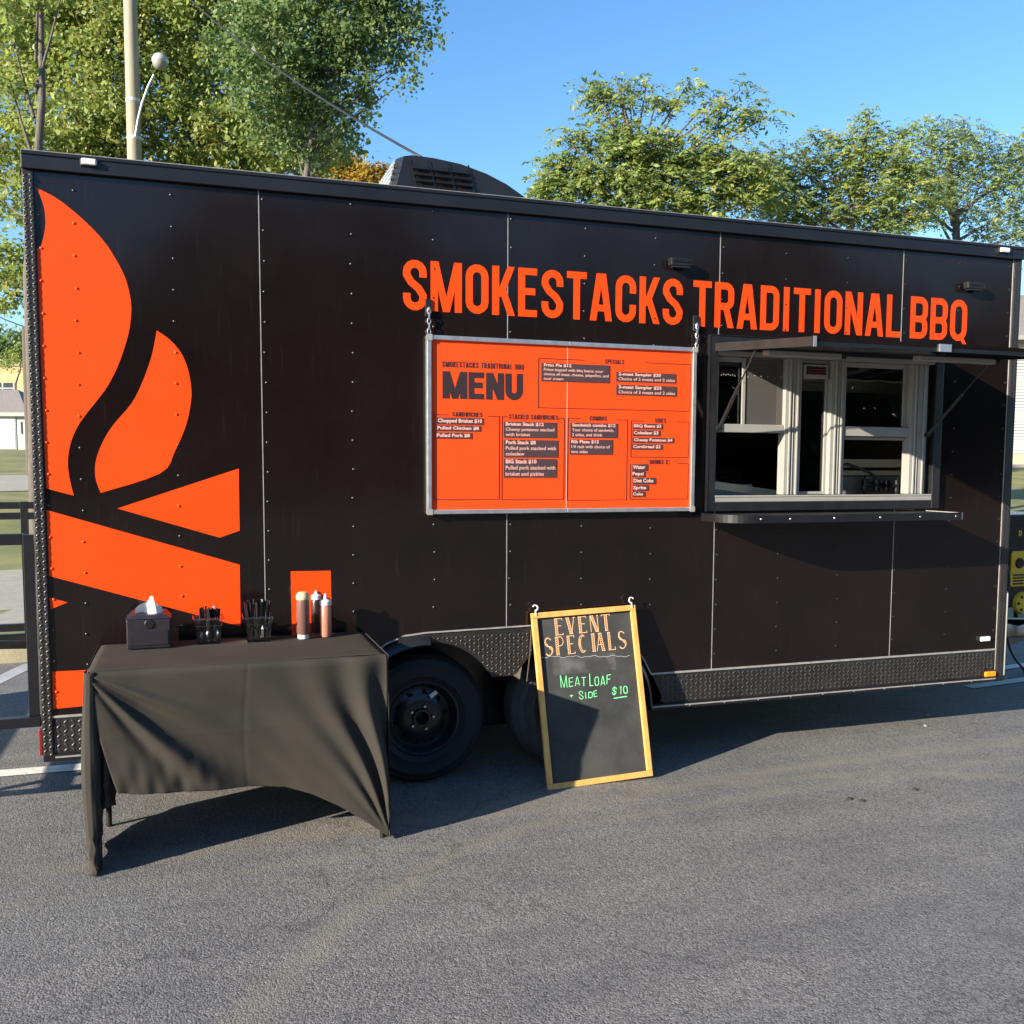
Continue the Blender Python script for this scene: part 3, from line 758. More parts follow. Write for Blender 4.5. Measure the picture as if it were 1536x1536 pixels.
# fold-down shelf with its rounded near end
sz = 1.392; sd = .335
pts = [(2.33, -.046), (3.84, -.046), (3.84, -sd)] + [(2.33 + .17 + .17 * math.cos(math.radians(a)), -sd + .17 + .17 * math.sin(math.radians(a))) for a in range(270, 179, -9)]
sh = MB().prismz(pts, sz - .006, sz).build('serving_shelf', 'black_metal', T)
m = MB(); rim = [pts[2]] + pts[3:] + [pts[0]]
for a, b in zip(rim[:-1], rim[1:]): m.beam((a[0], a[1], sz - .016), (b[0], b[1], sz - .016), .006, .042)
m.build('shelf_rim', 'rail_black', sh)
m = MB(); m.box(3.843, 3.849, -sd, -.05, sz - .036, sz + .004); m.build('shelf_end', 'trim_light', sh)
Ms = [[[.007, 0, 0, x], [0, .005, 0, -sd - .003], [0, 0, .007, sz - .016], [0, 0, 0, 1]] for x in (2.52, 2.70, 2.98, 3.28, 3.55, 3.80)]
stuff(instances('shelf_screws', 'steel', hem_v, hem_f, Ms, sh))

# awning hatch, propped nearly level
hx0, hx1, hY, hZ, dY = 2.405, 3.93, -.036, 2.300, .87
slope = -.070 / .86
def aw(x, s, n=0): return (x, hY - s, hZ + s * slope + n)
def awbox(mb, xa, xb, sa, sb, na, nb):
    p = [aw(x, s, n) for x in (xa, xb) for s in (sa, sb) for n in (na, nb)]
    return mb.add(p, [(0, 1, 3, 2), (4, 6, 7, 5), (0, 4, 5, 1), (2, 3, 7, 6), (0, 2, 6, 4), (1, 5, 7, 3)])
A = awbox(MB(), hx0, hx1, 0, dY, 0, .020).build('awning_hatch', 'black_paint', T)
m = MB(); awbox(m, hx0, hx0 + .035, .0, dY, -.020, -.0005); awbox(m, hx1 - .035, hx1, .0, dY, -.020, -.0005); awbox(m, hx0 + .035, hx1 - .035, dY - .035, dY, -.018, -.0005); awbox(m, hx0 + .035, hx1 - .035, 0, .035, -.018, -.0005)
m.build('awning_frame', 'rail_black', A)
m = MB(); awbox(m, hx0 - .006, hx0 - .0005, .0, dY + .004, -.022, .022); m.build('awning_side_trim', 'dull_metal', A)
m = MB(); awbox(m, hx0 - .006, hx0 + .010, dY + .0005, dY + .008, -.024, .024); m.build('corner_cap', 'aluminium', A)
for xa, xb, s0 in ((2.50, 2.95, .30), (3.30, 3.80, .48)):
    b = awbox(MB(), xa, xb, s0, s0 + .06, -.050, -.021).build('awning_lamp', 'vinyl_white', A, bevel=.006)
    awbox(MB(), xb + .001, xb + .03, s0 + .005, s0 + .055, -.048, -.024).build('lamp_end', 'black_plastic', b)
la = awbox(MB(), 3.115, 3.185, dY + .001, dY + .010, -.018, .018).build('latch', 'aluminium', A)
for x, s1, bx, bz, ma in ((hx0 + .02, .36, 2.425, 1.86, 'black_metal'), (hx1 - .02, .40, 3.835, 1.845, 'black_metal')):
    a = Vector((bx, -.05, bz)); b = Vector(aw(x, s1, -.018)); c = a + (b - a) * .55
    o = MB().tube([a, c], .010, 8).build('gas_strut', ma, A, smooth=40)
    MB().tube([c, b], .0045, 8).build('strut_rod', 'dull_metal', o, smooth=40)
    MB().lathe([(0, -.012), (.016, -.012), (.016, .012), (0, .012)], tuple(a), 'y', 10).build('strut_joint', 'black_plastic', o)

# --------------------------------------------------- inside, seen through the window (far end wall, rails)
YI = .32
def iz(u, v): return float(onY(u, v, YI)[2])
xa_, xb_ = float(onY(1262, 700, YI)[0]) - .05, XR - .01
MB().box(xa_, xb_, YI, YI + .035, iz(1310, 701), iz(1310, 689)).build('wall_rail', 'timber', T)
MB().box(xa_, xb_, YI, YI + .035, iz(1310, 713), iz(1310, 706)).build('wall_rail', 'timber', T)
MB().box(float(onY(1196, 580, YI)[0]) - .1, xb_, YI + .05, YI + .085, iz(1310, 588), iz(1310, 569)).build('wall_rail', 'timber', T)
MB().box(xa_, xb_, YI + .012, YI + .022, 1.30, iz(1310, 715)).build('splash_back', 'interior_steel', T)
MB().box(2.2, XR - .1, 1.75, 2.38, 1.36, 1.40).build('inside_counter', 'interior_steel', T)
MB().box(2.2, XR - .3, 1.735, 1.749, 1.31, 1.39).build('counter_edge', 'timber', T)
MB().box(2.6, XR - .3, 2.20, 2.38, 2.02, 2.04).build('inside_shelf', 'interior_steel', T)
MB().beam(tuple(onY(1064, 727, .14)), tuple(onY(1176, 743, .36)), .03, .045).build('bench_rail', 'timber', T)
m = MB(); m.box(2.50, 2.95, .42, .75, 1.10, 1.545); m.build('bench_box', 'white_panel', T, bevel=.01)
# hand sink with its black bridge tap just inside the right sash
sx0, sx1 = float(onY(1262, 740, .20)[0]), float(onY(1362, 740, .20)[0]) + .05
SK = thing('kitchen_sink', 'steel sink with black swan neck tap behind the right window pane', 'sink', ((sx0 + sx1) / 2, .18, .505))
MB().box(sx0, sx1, .065, YI - .01, .505, 1.40).build('cabinet', 'interior_steel', SK, bevel=.008)
yT = .22
def tw(u, v): return tuple(onY(u, v, yT))
t0, t1 = tw(1297, 727), tw(1345, 729)
m = MB(); m.tube([t0, t1], .016, 10)
for q in (t0, t1, tw(1315, 728), tw(1330, 728)): m.tube([(q[0], q[1], q[2] - .035), (q[0], q[1], q[2] + .035)], .019, 10)
for q in (t0, t1): m.tube([(q[0], q[1], 1.401), q], .012, 8)
tp = m.build('tap_body', 'black_plastic', SK, smooth=40)
MB().tube([tw(1312, 728), tw(1311, 714), tw(1303, 708), tw(1283, 700), tw(1270, 696), tw(1264, 698), tw(1261, 708)], .0095, 8).build('spout', 'black_plastic', tp, smooth=60)
for q in (t0, t1): MB().beam((q[0] - .015, q[1] - .02, q[2] + .045), (q[0] + .05, q[1] - .02, q[2] + .036), .014, .010).build('lever', 'black_plastic', tp)
# a carton and tubs on the counter
def carton(x, y, z, w, d, h, ma, label):
    o = thing('storage_tub', label, 'tub', (x, y, z))
    m = MB(); m.box(x - w / 2, x + w / 2, y - d / 2, y + d / 2, z, z + h); m.build('tub_body', ma, o, bevel=.01)
    m = MB(); m.box(x - w / 2 - .006, x + w / 2 + .006, y - d / 2 - .006, y + d / 2 + .006, z + h + .0005, z + h + .02); m.build('tub_lid', 'white_panel', o, bevel=.005)
carton(3.62, 1.98, 1.40, .30, .24, .20, 'interior_steel', 'grey lidded tub on the counter behind the narrow middle pane')
carton(2.95, 2.1, 1.40, .26, .22, .14, 'white_panel', 'low pale tub on the counter behind the left open sash')

# --------------------------------------------------- roof air conditioner
ax0, ax1, ay0, ay1 = .80, 1.66, .72, 1.42
prof = [(.78, 2.99), (.80, 3.05), (.885, 3.385), (.93, 3.395), (1.05, 3.392), (1.20, 3.375), (1.35, 3.335), (1.47, 3.285), (1.57, 3.225), (1.63, 3.16), (1.66, 3.08), (1.66, 2.99)]
def acsec(y, inset): return [(1.19 + (x - 1.22) * 1.10 * (1 - inset), y, 2.99 + (z - 2.99) * (1 - inset * .5)) for x, z in prof]
secs = [acsec(ay0, .06), acsec(ay0 + .10, .0), acsec(ay1 - .10, .0), acsec(ay1, .06)]
m = MB(); k = len(prof)
vs = sum(secs, []); fs = [tuple(range(k)), tuple(range(3 * k, 4 * k))[::-1]]
for s in range(3):
    for i in range(k - 1): fs.append((s * k + i, (s + 1) * k + i, (s + 1) * k + i + 1, s * k + i + 1))
ac = m.add(vs, fs).build('air_conditioner', 'black_plastic', T, smooth=35)
# louvre slats on the near face
n0 = 3.17
for c in range(3):
    for r in range(5):
        z = 3.175 + r * .034; x = .93 + c * .115 - (z - 3.17) * .30 + .005
        m = MB(); m.add([(x, ay0 - .002, z), (x + .095, ay0 - .002, z), (x + .090, ay0 + .0, z + .022), (x - .005, ay0 + .0, z + .022), (x, ay0 - .022, z - .004), (x + .095, ay0 - .022, z - .004)],
                        [(4, 5, 2, 3), (0, 1, 5, 4), (0, 4, 3), (1, 2, 5)])
        m.build('louvre', 'rail_black', ac)
for c in range(4):
    m = MB(); x = .92 + c * .115; m.add([(x, ay0 - .012, 3.12), (x + .010, ay0 - .012, 3.12), (x - .045, ay0 - .006, 3.36), (x - .055, ay0 - .006, 3.36)], [(0, 1, 2, 3)]); m.build('louvre_bar', 'rail_black', ac)
# square mesh grille on the near end
m = MB()
for i in range(9): y = ay0 + .06 + i * .06; m.beam((.724, y, 3.06), (.800, y, 3.36), .010, .008, (-1, 0, .2))
for j in range(9): z = 3.07 + j * .034; x = .726 + (z - 3.06) * .25; m.beam((x, ay0 + .04, z), (x, ay1 - .04, z), .010, .008, (-1, 0, .2))
m.build('end_grille', 'galvanised', ac)

# --------------------------------------------------- open porch behind the trailer (left end)
pm = 'plate_black'
def bm_(name, a, b, w, h): return MB().beam(a, b, w, h).build(name, 'rail_black', T, bevel=.003)
PX0 = -2.75
bm_('porch_beam', (PX0, .03, .488), (XL - .05, .03, .488), .05, .045); bm_('porch_beam', (PX0, 2.40, .465), (XL - .05, 2.40, .465), .05, .09)
bm_('porch_beam', (PX0, .0, .465), (PX0, 2.42, .465), .05, .09)
for x in (-2.2, -1.6): bm_('porch_joist', (x, .06, .445), (x, 2.37, .445), .05, .045)
def post(x, y, z): return MB().box(x - .022, x + .022, y - .022, y + .022, .511, z).build('porch_post', 'rail_black', T, bevel=.002)
post(-1.022, .05, 1.335); post(-1.378, 2.36, 1.40); post(-1.6, .05, 1.335); post(-2.72, .05, 1.335); post(-2.72, 2.36, 1.40); post(-1.02, 2.36, 1.40); post(-2.0, 2.36, 1.40)
for z in (1.315, ): bm_('porch_rail', (PX0, .05, z), (-1.044, .05, z), .04, .05)
for z in (1.375, 1.305): bm_('porch_rail', (PX0, 2.36, z), (-1.044, 2.36, z), .04, .045)
bm_('porch_rail', (PX0, 2.36, .56), (-1.044, 2.36, .56), .04, .05)
MB().beam((-1.46, 1.0, .424), (-1.16, 2.2, .424), .10, .006).build('hinge_plate', 'galvanised', T)
MB().beam((-2.5, .9, .75), (-1.15, 2.3, .44), .05, .05).build('porch_brace', 'black_metal', T)
# tongue at the right end with the white conduit up the corner
bm_('tongue_beam', (XR + .05, .45, .38), (6.2, 1.2, .38), .06, .10); bm_('tongue_beam', (XR + .05, 1.95, .38), (6.2, 1.22, .38), .06, .10)
MB().box(XR + .06, 5.65, .60, 1.80, .435, .447).build('tongue_deck', 'plate_black', T)
MB().tube([(4.545, -.002, .34), (4.545, -.002, .86), (4.545, .02, .885)], .008, 8).build('conduit', 'vinyl_white', T, smooth=40)
MB().tube([(6.1, 1.21, .0), (6.1, 1.21, .55)], .035, 10).build('tongue_jack', 'black_metal', T, smooth=40)

# ================================================================== GENERATOR on the tongue
G0 = onY(1507, 780, .85)
gx, gy_, gz0 = G0[0], .85, .4475
G = thing('portable_generator', 'black and yellow portable generator on the tongue deck beside the trailer front', 'generator', (gx + .25, gy_ + .25, gz0))
gtop = float(onY(1512, 772, .85)[2])
def rr(x0, x1, z0, z1, r, n=5): return arc(x1 - r, z1 - r, r, 0, 90, n) + arc(x0 + r, z1 - r, r, 90, 180, n) + arc(x0 + r, z0 + r, r, 180, 270, n) + arc(x1 - r, z0 + r, r, 270, 360, n)
gb = MB().prism(rr(gx, gx + .62, gz0 + .16, gtop, .09), gy_, gy_ + .46).build('housing', 'black_plastic', G, bevel=.012)
m = MB(); m.prism(rr(gx + .07, gx + .55, gz0 + .12 + .35, gtop - .22, .03), gy_ - .014, gy_ - .0005)
zy1 = float(onY(1520, 827, .83)[2]); zy0 = float(onY(1520, 880, .83)[2]); xg = float(onY(1518, 850, .83)[0])
m = MB(); m.prism(rr(xg, xg + .40, zy0, zy1, .02), gy_ - .014, gy_ - .0005); fp = m.build('control_panel', 'yellow_plastic', G, bevel=.003)
cx_, cz_ = float(onY(1527, 845, .83)[0]), float(onY(1527, 845, .83)[2])
MB().lathe([(0, -.012), (.035, -.012), (.040, 0)], (cx_ + .02, gy_ - .0145, cz_), 'y', 24).build('outlet', 'black_plastic', fp, smooth=40)
for k in range(4): MB().box(xg + .02, xg + .12, gy_ - .020, gy_ - .0145, zy0 + .015 + k * .022, zy0 + .025 + k * .022).build('vent_slot', 'black_plastic', fp)
zc = float(onY(1530, 905, .83)[2]); xc = float(onY(1532, 905, .83)[0]) + .02
dial = MB().lathe([(0, -.03), (.03, -.03), (.075, -.025), (.085, 0)], (xc, gy_ - .0005, zc), 'y', 28).build('recoil_cover', 'yellow_plastic', G, smooth=40)
for k in range(6):
    a = k * math.pi / 3; MB().lathe([(0, -.004), (.012, -.004), (.012, 0)], (xc + .055 * math.cos(a), gy_ - .028, zc + .055 * math.sin(a)), 'y', 8).build('cover_slot', 'black_plastic', dial)
m = MB(); zt = float(onY(1531, 800, .83)[2]); put_glyph(m, 'D', float(onY(1531, 800, .83)[0]), .03, zt - .02, .04, .011, gy_ - .003); m.build('badge', 'yellow_plastic', G)
m = MB()
for y in (gy_ + .03, gy_ + .43):
    m.tube([(gx + .02, y, gz0 + .0), (gx + .02, y, gz0 + .17)], .018, 8); m.tube([(gx + .6, y, gz0 + .0), (gx + .6, y, gz0 + .17)], .018, 8)
m.build('foot_frame', 'black_metal', G, smooth=40)
cab = []
for u, v in ((1509, 790), (1507, 830), (1514, 870), (1508, 900), (1507, 935), (1514, 970), (1524, 990), (1536, 1005), (1550, 1012)):
    cab.append(tuple(onY(u, v, .70)))
cab = [Vector(c) for c in cab]; cab[-1].z = .02; cab.append(Vector((cab[-1].x + .5, .75, .012)))
pts_ = []
for i in range(len(cab) - 1):
    p0, p1, p2, p3 = cab[max(i - 1, 0)], cab[i], cab[i + 1], cab[min(i + 2, len(cab) - 1)]
    for t in (0, .33, .66): pts_.append(.5 * (2 * p1 + (p2 - p0) * t + (2 * p0 - 5 * p1 + 4 * p2 - p3) * t * t + (3 * p1 - p0 - 3 * p2 + p3) * t ** 3))
pts_.append(cab[-1])
tag(MB().tube(pts_, .009, 8).build('power_cable', 'cable_black', smooth=60), 'black power cable hanging from the generator down to the asphalt', 'cable')

# ================================================================== MENU BOARD
MBX0, MBX1, MBZ0, MBZ1 = .790, 2.286, 1.408, 2.292
my = -.034
MBd = thing('menu_board', 'large orange menu board in a silver frame hung on chains from the trailer', 'menu board', ((MBX0 + MBX1) / 2, -.02, MBZ0))
MB().box(MBX0 + .012, MBX1 - .012, my + .006, -.006, MBZ0 + .012, MBZ1 - .012).build('menu_sheet', 'orange_menu', MBd)
xm = (MBX0 + MBX1) / 2
bars = [(MBX0, xm - .001, MBZ1 - .022, MBZ1), (xm + .001, MBX1, MBZ1 - .022, MBZ1), (MBX0, xm - .001, MBZ0, MBZ0 + .022), (xm + .001, MBX1, MBZ0, MBZ0 + .022), (MBX0, MBX0 + .022, MBZ0 + .0225, MBZ1 - .0225), (MBX1 - .022, MBX1, MBZ0 + .0225, MBZ1 - .0225)]
for a, b, c, d_ in bars: MB().box(a, b, my - .008, -.004, c, d_).build('frame_bar', 'aluminium', MBd, bevel=.003)
for x in (MBX0, MBX1):
    for z in (MBZ0, MBZ1):
        MB().box(x - (.003 if x == MBX0 else .026), x + (.026 if x == MBX0 else .003), my - .011, my - .0085, z - (.003 if z == MBZ0 else .026), z + (.026 if z == MBZ0 else .003)).build('corner_cap', 'vinyl_white', MBd)
MB().box(xm - .0012, xm + .0012, my + .0045, my + .0058, MBZ0 + .024, MBZ1 - .024).build('fold_line', 'menu_text', MBd)
def MW(u, v):
    p = onY(u, v, my); return float(p[0]), float(p[2])
# thin ruled boxes
m = MB()
def hl(a, b):
    (xa, za), (xb, zb) = MW(*a), MW(*b); z = (za + zb) / 2
    m.box(xa, xb, my + .0040, my + .0058, z - .0012, z + .0012)
def vl(a, b):
    (xa, za), (xb, zb) = MW(*a), MW(*b); x = (xa + xb) / 2
    m.box(x - .0012, x + .0012, my + .0042, my + .0056, zb, za)
hl((809, 537), (877, 540)); hl((968, 543.5), (1037, 547)); vl((809, 537), (807, 611)); vl((1037, 547), (1034.5, 617)); hl((807, 611), (1034.5, 617))
hl((652, 621.5), (673, 622)); hl((732, 624), (750, 624.6)); vl((652, 621.5), (651, 749)); vl((750, 624.6), (748, 749)); hl((651, 749), (748, 749))
hl((754, 624.6), (762, 625)); hl((838, 627), (847, 627.5)); vl((754, 624.6), (752.5, 749)); vl((847, 627.5), (845.5, 749)); hl((752.5, 749), (845.5, 749))
hl((853, 627.5), (872, 628)); hl((925, 629.5), (942, 630)); vl((853, 627.5), (851, 750)); vl((942, 630), (939.5, 750)); hl((851, 750), (939.5, 750))
hl((948, 631), (966, 631.6)); hl((1018, 632.4), (1034, 633)); vl((948, 631), (946, 685.5)); vl((1034, 633), (1033, 686)); hl((946, 685.5), (1033, 686))
hl((1017, 695), (1033, 695.3)); vl((946, 695), (945, 748.5)); vl((1033, 695), (1032, 748.5)); hl((945, 748.5), (1032, 748.5))
m.build('ruled_box', 'menu_print', MBd)
# headings
def heading(text, u0, v0, u1, hp_, tf=.24, gap=.22, name='heading'):
    xa, zt = MW(u0, v0); zb = MW(u0, v0 + hp_)[1]; xb = MW(u1, v0)[0]; h = zt - zb
    m = MB()
    for c, x, w in layout(text, xa, xb, h, tf * h, gap): put_glyph(m, c, x, w, zb, h, min(tf * h, w * .36 if c != 'I' else 1), my + .0050)
    m.build(name, 'menu_print', MBd)
heading('SMOKESTACKS TRADITIONAL BBQ', 663.5, 541.6, 786.5, 8.4)
heading('SPECIALS', 908, 538.4, 937, 6.8); heading('SANDWICHES', 679, 617.6, 724, 7); heading('STACKED SANDWICHES', 764, 621.2, 838, 7.2)
heading('COMBOS', 885, 623.8, 911, 6.8); heading('SIDES', 983, 627.2, 1000, 6.8); heading('DRINKS $1', 975, 689.6, 1005, 6.6)
heading('MENU', 664, 556.4, 785, 41, .34, .07, 'menu_title')
# dark labels with text
def text_mesh(s, bold):
    cu = bpy.data.curves.new('t', 'FONT'); cu.body = s; cu.size = 1; cu.resolution_u = 2; cu.offset = .028 if bold else .008
    o = bpy.data.objects.new('t', cu); COL.objects.link(o)
    dg = bpy.context.evaluated_depsgraph_get(); me = bpy.data.meshes.new_from_object(o.evaluated_get(dg))
    bpy.data.objects.remove(o); bpy.data.curves.remove(cu); return me
def block(u0, v0, u1, v1, lines):
    (xa, zt), (xb, zb) = MW(u0, v0), MW(u1, v1)
    o = MB().box(xa, xb, my + .0030, my + .0055, zb, zt).build('menu_label', 'menu_black', MBd)
    n = len(lines); lh = (zt - zb) / n
    for i, (s, bold, frac) in enumerate(lines):
        me = text_mesh(s, bold); k = len(me.vertices); co = np.empty(k * 3); me.vertices.foreach_get('co', co); co = co.reshape(-1, 3)
        w = (xb - xa) * frac; sx_ = w / max(1e-3, co[:, 0].max() - co[:, 0].min()); szz = lh * (.88 if n > 1 else .80)
        nz = zt - lh * (i + 1) + lh * .27
        c2 = np.stack([xa + (xb - xa) * .035 + (co[:, 0] - co[:, 0].min()) * sx_, np.full(k, my + .0022), nz + co[:, 1] * szz], 1)
        me.vertices.foreach_set('co', c2.reshape(-1)); me.materials.clear(); me.materials.append(MATS['menu_text'])
        me.name = 'label_text'; link('label_text', me, o)
block(812.5, 544, 914.5, 574.5, [('Frito Pie $12', 1, .40), ('Fritos topped with bbq beans, your', 0, .87), ('choice of meat, cheese, jalapeños, and', 0, .95), ('sour cream', 0, .28)])
block(925, 557.5, 1014, 574.8, [('2-meat Sampler $20', 1, .71), ('Choice of 2 meats and 2 sides', 0, .95)])
block(925, 576.8, 1015, 594.5, [('3-meat Sampler $25', 1, .71), ('Choice of 3 meats and 2 sides', 0, .94)])
block(654.5, 626, 725, 637, [('Chopped Brisket $10', 1, .94)]); block(654, 637.6, 721, 647, [('Pulled Chicken $8', 1, .93)]); block(653.5, 648.6, 708, 658, [('Pulled Pork $8', 1, .91)])
block(756, 632.3, 835, 657, [('Brisket Stack $12', 1, .72), ('Cheesy potatoes stacked', 0, .92), ('with brisket', 0, .46)])
block(756, 659.5, 837, 686, [('Pork Stack $8', 1, .55), ('Pulled pork stacked with', 0, .93), ('coleslaw', 0, .34)])
block(756, 688, 835, 716, [('BIG Stack $10', 1, .58), ('Pulled pork stacked with', 0, .94), ('brisket and pickles', 0, .72)])
block(856, 634, 926.5, 657, [('Sandwich combo $12', 1, .92), ('Your choice of sandwich,', 0, .89), ('2 sides, and drink', 0, .64)])
block(855, 659, 919, 682, [('Rib Plate $15', 1, .64), ('1/4 rack with choice of', 0, .90), ('two sides', 0, .38)])
block(949.5, 635, 994, 643.5, [('BBQ Beans $3', 1, .92)]); block(949.5, 645, 990.5, 654, [('Coleslaw $3', 1, .90)]); block(949, 656, 1011, 664.5, [('Cheesy Potatoes $4', 1, .93)]); block(948.5, 666, 994, 674.5, [('Cornbread $2', 1, .90)])
block(949, 696, 972, 706, [('Water', 1, .80)]); block(948.5, 706.6, 968, 715, [('Pepsi', 1, .84)]); block(949.5, 716.5, 984, 726, [('Diet Coke', 1, .86)]); block(949.5, 727.5, 973, 736, [('Sprite', 1, .82)]); block(949, 737.4, 968, 745, [('Coke', 1, .80)])
# chains and the black eye plates on the trailer
def chain_link(mb, c, vert, L=.017, r=.0024, w=.008):
    p = []
    for k in range(12):
        a = 2 * math.pi * k / 12; x = w * math.cos(a); z = L * math.sin(a)
        p.append((c[0] + (x if vert else 0), c[1] + (0 if vert else x), c[2] + z))
    mb.tube(p + [p[0]], r, 5, False)
for u in (642, 1043):
    xt, zt = W(u, 458 if u < 700 else 482)
    MB().box(xt - .016, xt + .014, -.012, .0, zt - .055, zt + .03).build('eye_plate', 'black_metal', T, bevel=.003)
    m = MB(); z = zt - .03; k = 0
    while z > MBZ1 + .005: chain_link(m, (xt, -.022, z), k % 2 == 0); z -= .025; k += 1
    m.build('chain', 'chain_steel', MBd, smooth=60)
    MB().tube([(xt, -.003, zt - .02), (xt, -.022, zt - .012), (xt, -.028, zt - .022), (xt, -.022, zt - .032)], .003, 6).build('hook', 'chain_steel', MBd, smooth=60)

# ================================================================== CHALKBOARD
bl = Vector(onZ(820, 1183)); br = Vector(onZ(980, 1168)); tl = Vector(onY(797, 917, -.035)); tr = Vector(onY(951, 910, -.035))
bl.z = br.z = .003
O = (bl + br) / 2
ex = ((br - bl) + (tr - tl)).normalized(); wB = ((br - bl).length + (tr - tl).length) / 2
ez = ((tl + tr) / 2 - O); hB = ez.length; ez.normalize(); ex = (ex - ez * ex.dot(ez)).normalized(); ey = ez.cross(ex).normalized()   # ey: into the board (away from viewer)
if ey.y < 0: ey = -ey
def CB(x, z, y=0): return tuple(O + ex * x + ez * z + ey * y)
CBd = thing('chalkboard', 'wood framed event specials chalkboard leaning against the trailer wheel arch', 'chalkboard', tuple(O))
def cbox(name, x0, x1, z0, z1, y0, y1, ma, bev=0):
    m = MB(); m.box(x0, x1, y0, y1, z0, z1, T=lambda p: CB(p[0], p[2], p[1])); return m.build(name, ma, CBd, bevel=bev)
hw = wB / 2; fw = .030
slate = mat('slate', (.030, .031, .030), .8, scale=4, alt=(.066, .066, .062), bump=.05, spec=.25)
cbox('frame_bar', -hw, hw, 0, fw, -.012, .012, 'wood_frame', .003); cbox('frame_bar', -hw, hw, hB - fw, hB, -.012, .012, 'wood_frame', .003)
cbox('frame_bar', -hw, -hw + fw, fw + .0005, hB - fw - .0005, -.0115, .012, 'wood_frame', .003); cbox('frame_bar', hw - fw, hw, fw + .0005, hB - fw - .0005, -.0115, .012, 'wood_frame', .003)
cbox('slate_panel', -hw + fw, hw - fw, fw, hB - fw, .004, .009, 'slate')
for s in (-1, 1):
    x = s * (hw - .022); p = [(x, hB - .015), (x, hB + .012)] + [(x - s * 0 + .014 * math.cos(math.radians(a)) * 1, hB + .026 + .014 * math.sin(math.radians(a))) for a in (range(-90, 151, 30) if s < 0 else range(-90, -331, -30))]
    MB().tube([CB(a, b, -.014) for a, b in p], .0038, 6).build('cup_hook', 'white_hook', CBd, smooth=60)
m = MB(); m.tube([CB(-hw + .01, hB - .02, .014), tuple(Vector((O.x - hw - .03, -.02, .66))), tuple(Vector((O.x - hw - .045, -.018, .52)))], .003, 5); m.build('hang_string', 'pole_dark', CBd)
# bounding helper: photo pixel -> board coordinates
def BP(u, v):
    d = Vector(ray(u, v)); c = Vector(CAM); t = (O - c).dot(ey) / d.dot(ey); q = c + d * t - O
    return q.dot(ex), q.dot(ez)
yc = .0032
def chalk(mb, pts, t, y=yc): 
    for lay in stroke(pts, t):
        for q in lay: mb.add([CB(a, b, y) for a, b in q], [(0, 1, 2, 3)])
def fancy(text, u0, v0, u1, hp_):
    xa, zt = BP(u0, v0); zb = BP(u0, v0 + hp_)[1]; xb = BP(u1, v0)[0]; h = zt - zb
    for ci, (c, x, w) in enumerate(layout(text, xa, xb, h, .05, .34)):
        mb = MB(); th = .0034; q = w * .24
        def L(*p, y=yc): chalk(mb, [(x + a * w, zb + b * h) for a, b in p], th, y)
        def barr(x0, y0, x1, y1):
            L((x0 - .13, y0), (x1 - .13, y1), y=yc - .0002); L((x0 + .13, y0), (x1 + .13, y1), y=yc - .0002)
            for k in range(8):
                t = (k + .3) / 8; t2 = min(1, t + .10); L((x0 + (x1 - x0) * t - .12, y0 + (y1 - y0) * t), (x0 + (x1 - x0) * t2 + .12, y0 + (y1 - y0) * t2), y=yc - .0003)
            L((x0 - .2, y0), (x0 + .2, y0), y=yc - .0004); L((x1 - .2, y1), (x1 + .2, y1), y=yc - .0004)
        if c == 'E': barr(.2, 0, .2, 1); L((.3, 1), (.95, 1), (.95, .9)); L((.3, .55), (.8, .55)); L((.3, 0), (.95, 0), (.95, .1))
        elif c == 'V': barr(.2, 1, .5, 0); L((.55, 0), (.9, 1)); L((.75, 1), (1.05, 1))
        elif c == 'N': L((.1, 0), (.1, 1)); barr(.25, 1, .75, 0); L((.9, 0), (.9, 1)); L((.8, 1), (1.0, 1))
        elif c == 'T': barr(.5, 0, .5, 1); L((.02, .92), (.02, 1), (.98, 1), (.98, .92))
        elif c == 'P': barr(.2, 0, .2, 1); L(*([(.3, 1)] + arc(.6, .75, .32, 90, -90, 8, .25) + [(.3, .5)]))
        elif c == 'I': barr(.5, 0, .5, 1)
        elif c == 'L': barr(.25, 0, .25, 1); L((.35, 0), (.98, 0), (.98, .16))
        elif c == 'A': L((.08, 0), (.48, 1)); barr(.80, 0, .52, 1); L((.22, .36), (.62, .36))
        elif c == 'C':
            L(*arc(.58, .5, .44, 50, 310, 14, .5)); L(*arc(.62, .5, .28, 70, 290, 12, .42))
            for k in range(6): L((.16, .28 + k * .08), (.34, .34 + k * .08), y=yc - .0003)
        elif c == 'S':
            sp = arc(.5, .75, .36, 30, 250, 9, .25) + arc(.5, .25, .38, 70, -150, 9, .25)
            L(*sp); L(*[(a + .16 * (1 - abs(b - .5) * 2) + .02, b * .96 + .02) for a, b in sp], y=yc - .0002)
            for k in range(5): L((.30 + k * .09, .66 - k * .07), (.44 + k * .09, .62 - k * .07), y=yc - .0003)
        mb.build('chalk_letter', 'chalk_orange', CBd)
fancy('EVENT', 831, 928.5, 915, 24.5); fancy('SPECIALS', 815, 957.5, 939, 27)
def hand(text, u0, v0, u1, hp_, t=.0040, ma='chalk_green', gap=.32):
    xa, zt = BP(u0, v0); zb = BP(u0, v0 + hp_)[1]; xb = BP(u1, v0)[0]; h = zt - zb; mb = MB()
    for i, (c, x, w) in enumerate(layout(text, xa, xb, h, t, gap)):
        hh = h if (i == 0 or c in '$10L') else h * .74
        tilt = random.uniform(-.02, .16); rise = random.uniform(-.10, .14); jb = random.uniform(-.06, .08) * h
        put_glyph(mb, c, x, w, zb, hh, t * random.uniform(.9, 1.15), yc, fn=lambda a, b, y: CB(a + (b - zb) * tilt, b + (a - x) * rise + jb, y))
    mb.build('chalk_writing', ma, CBd)
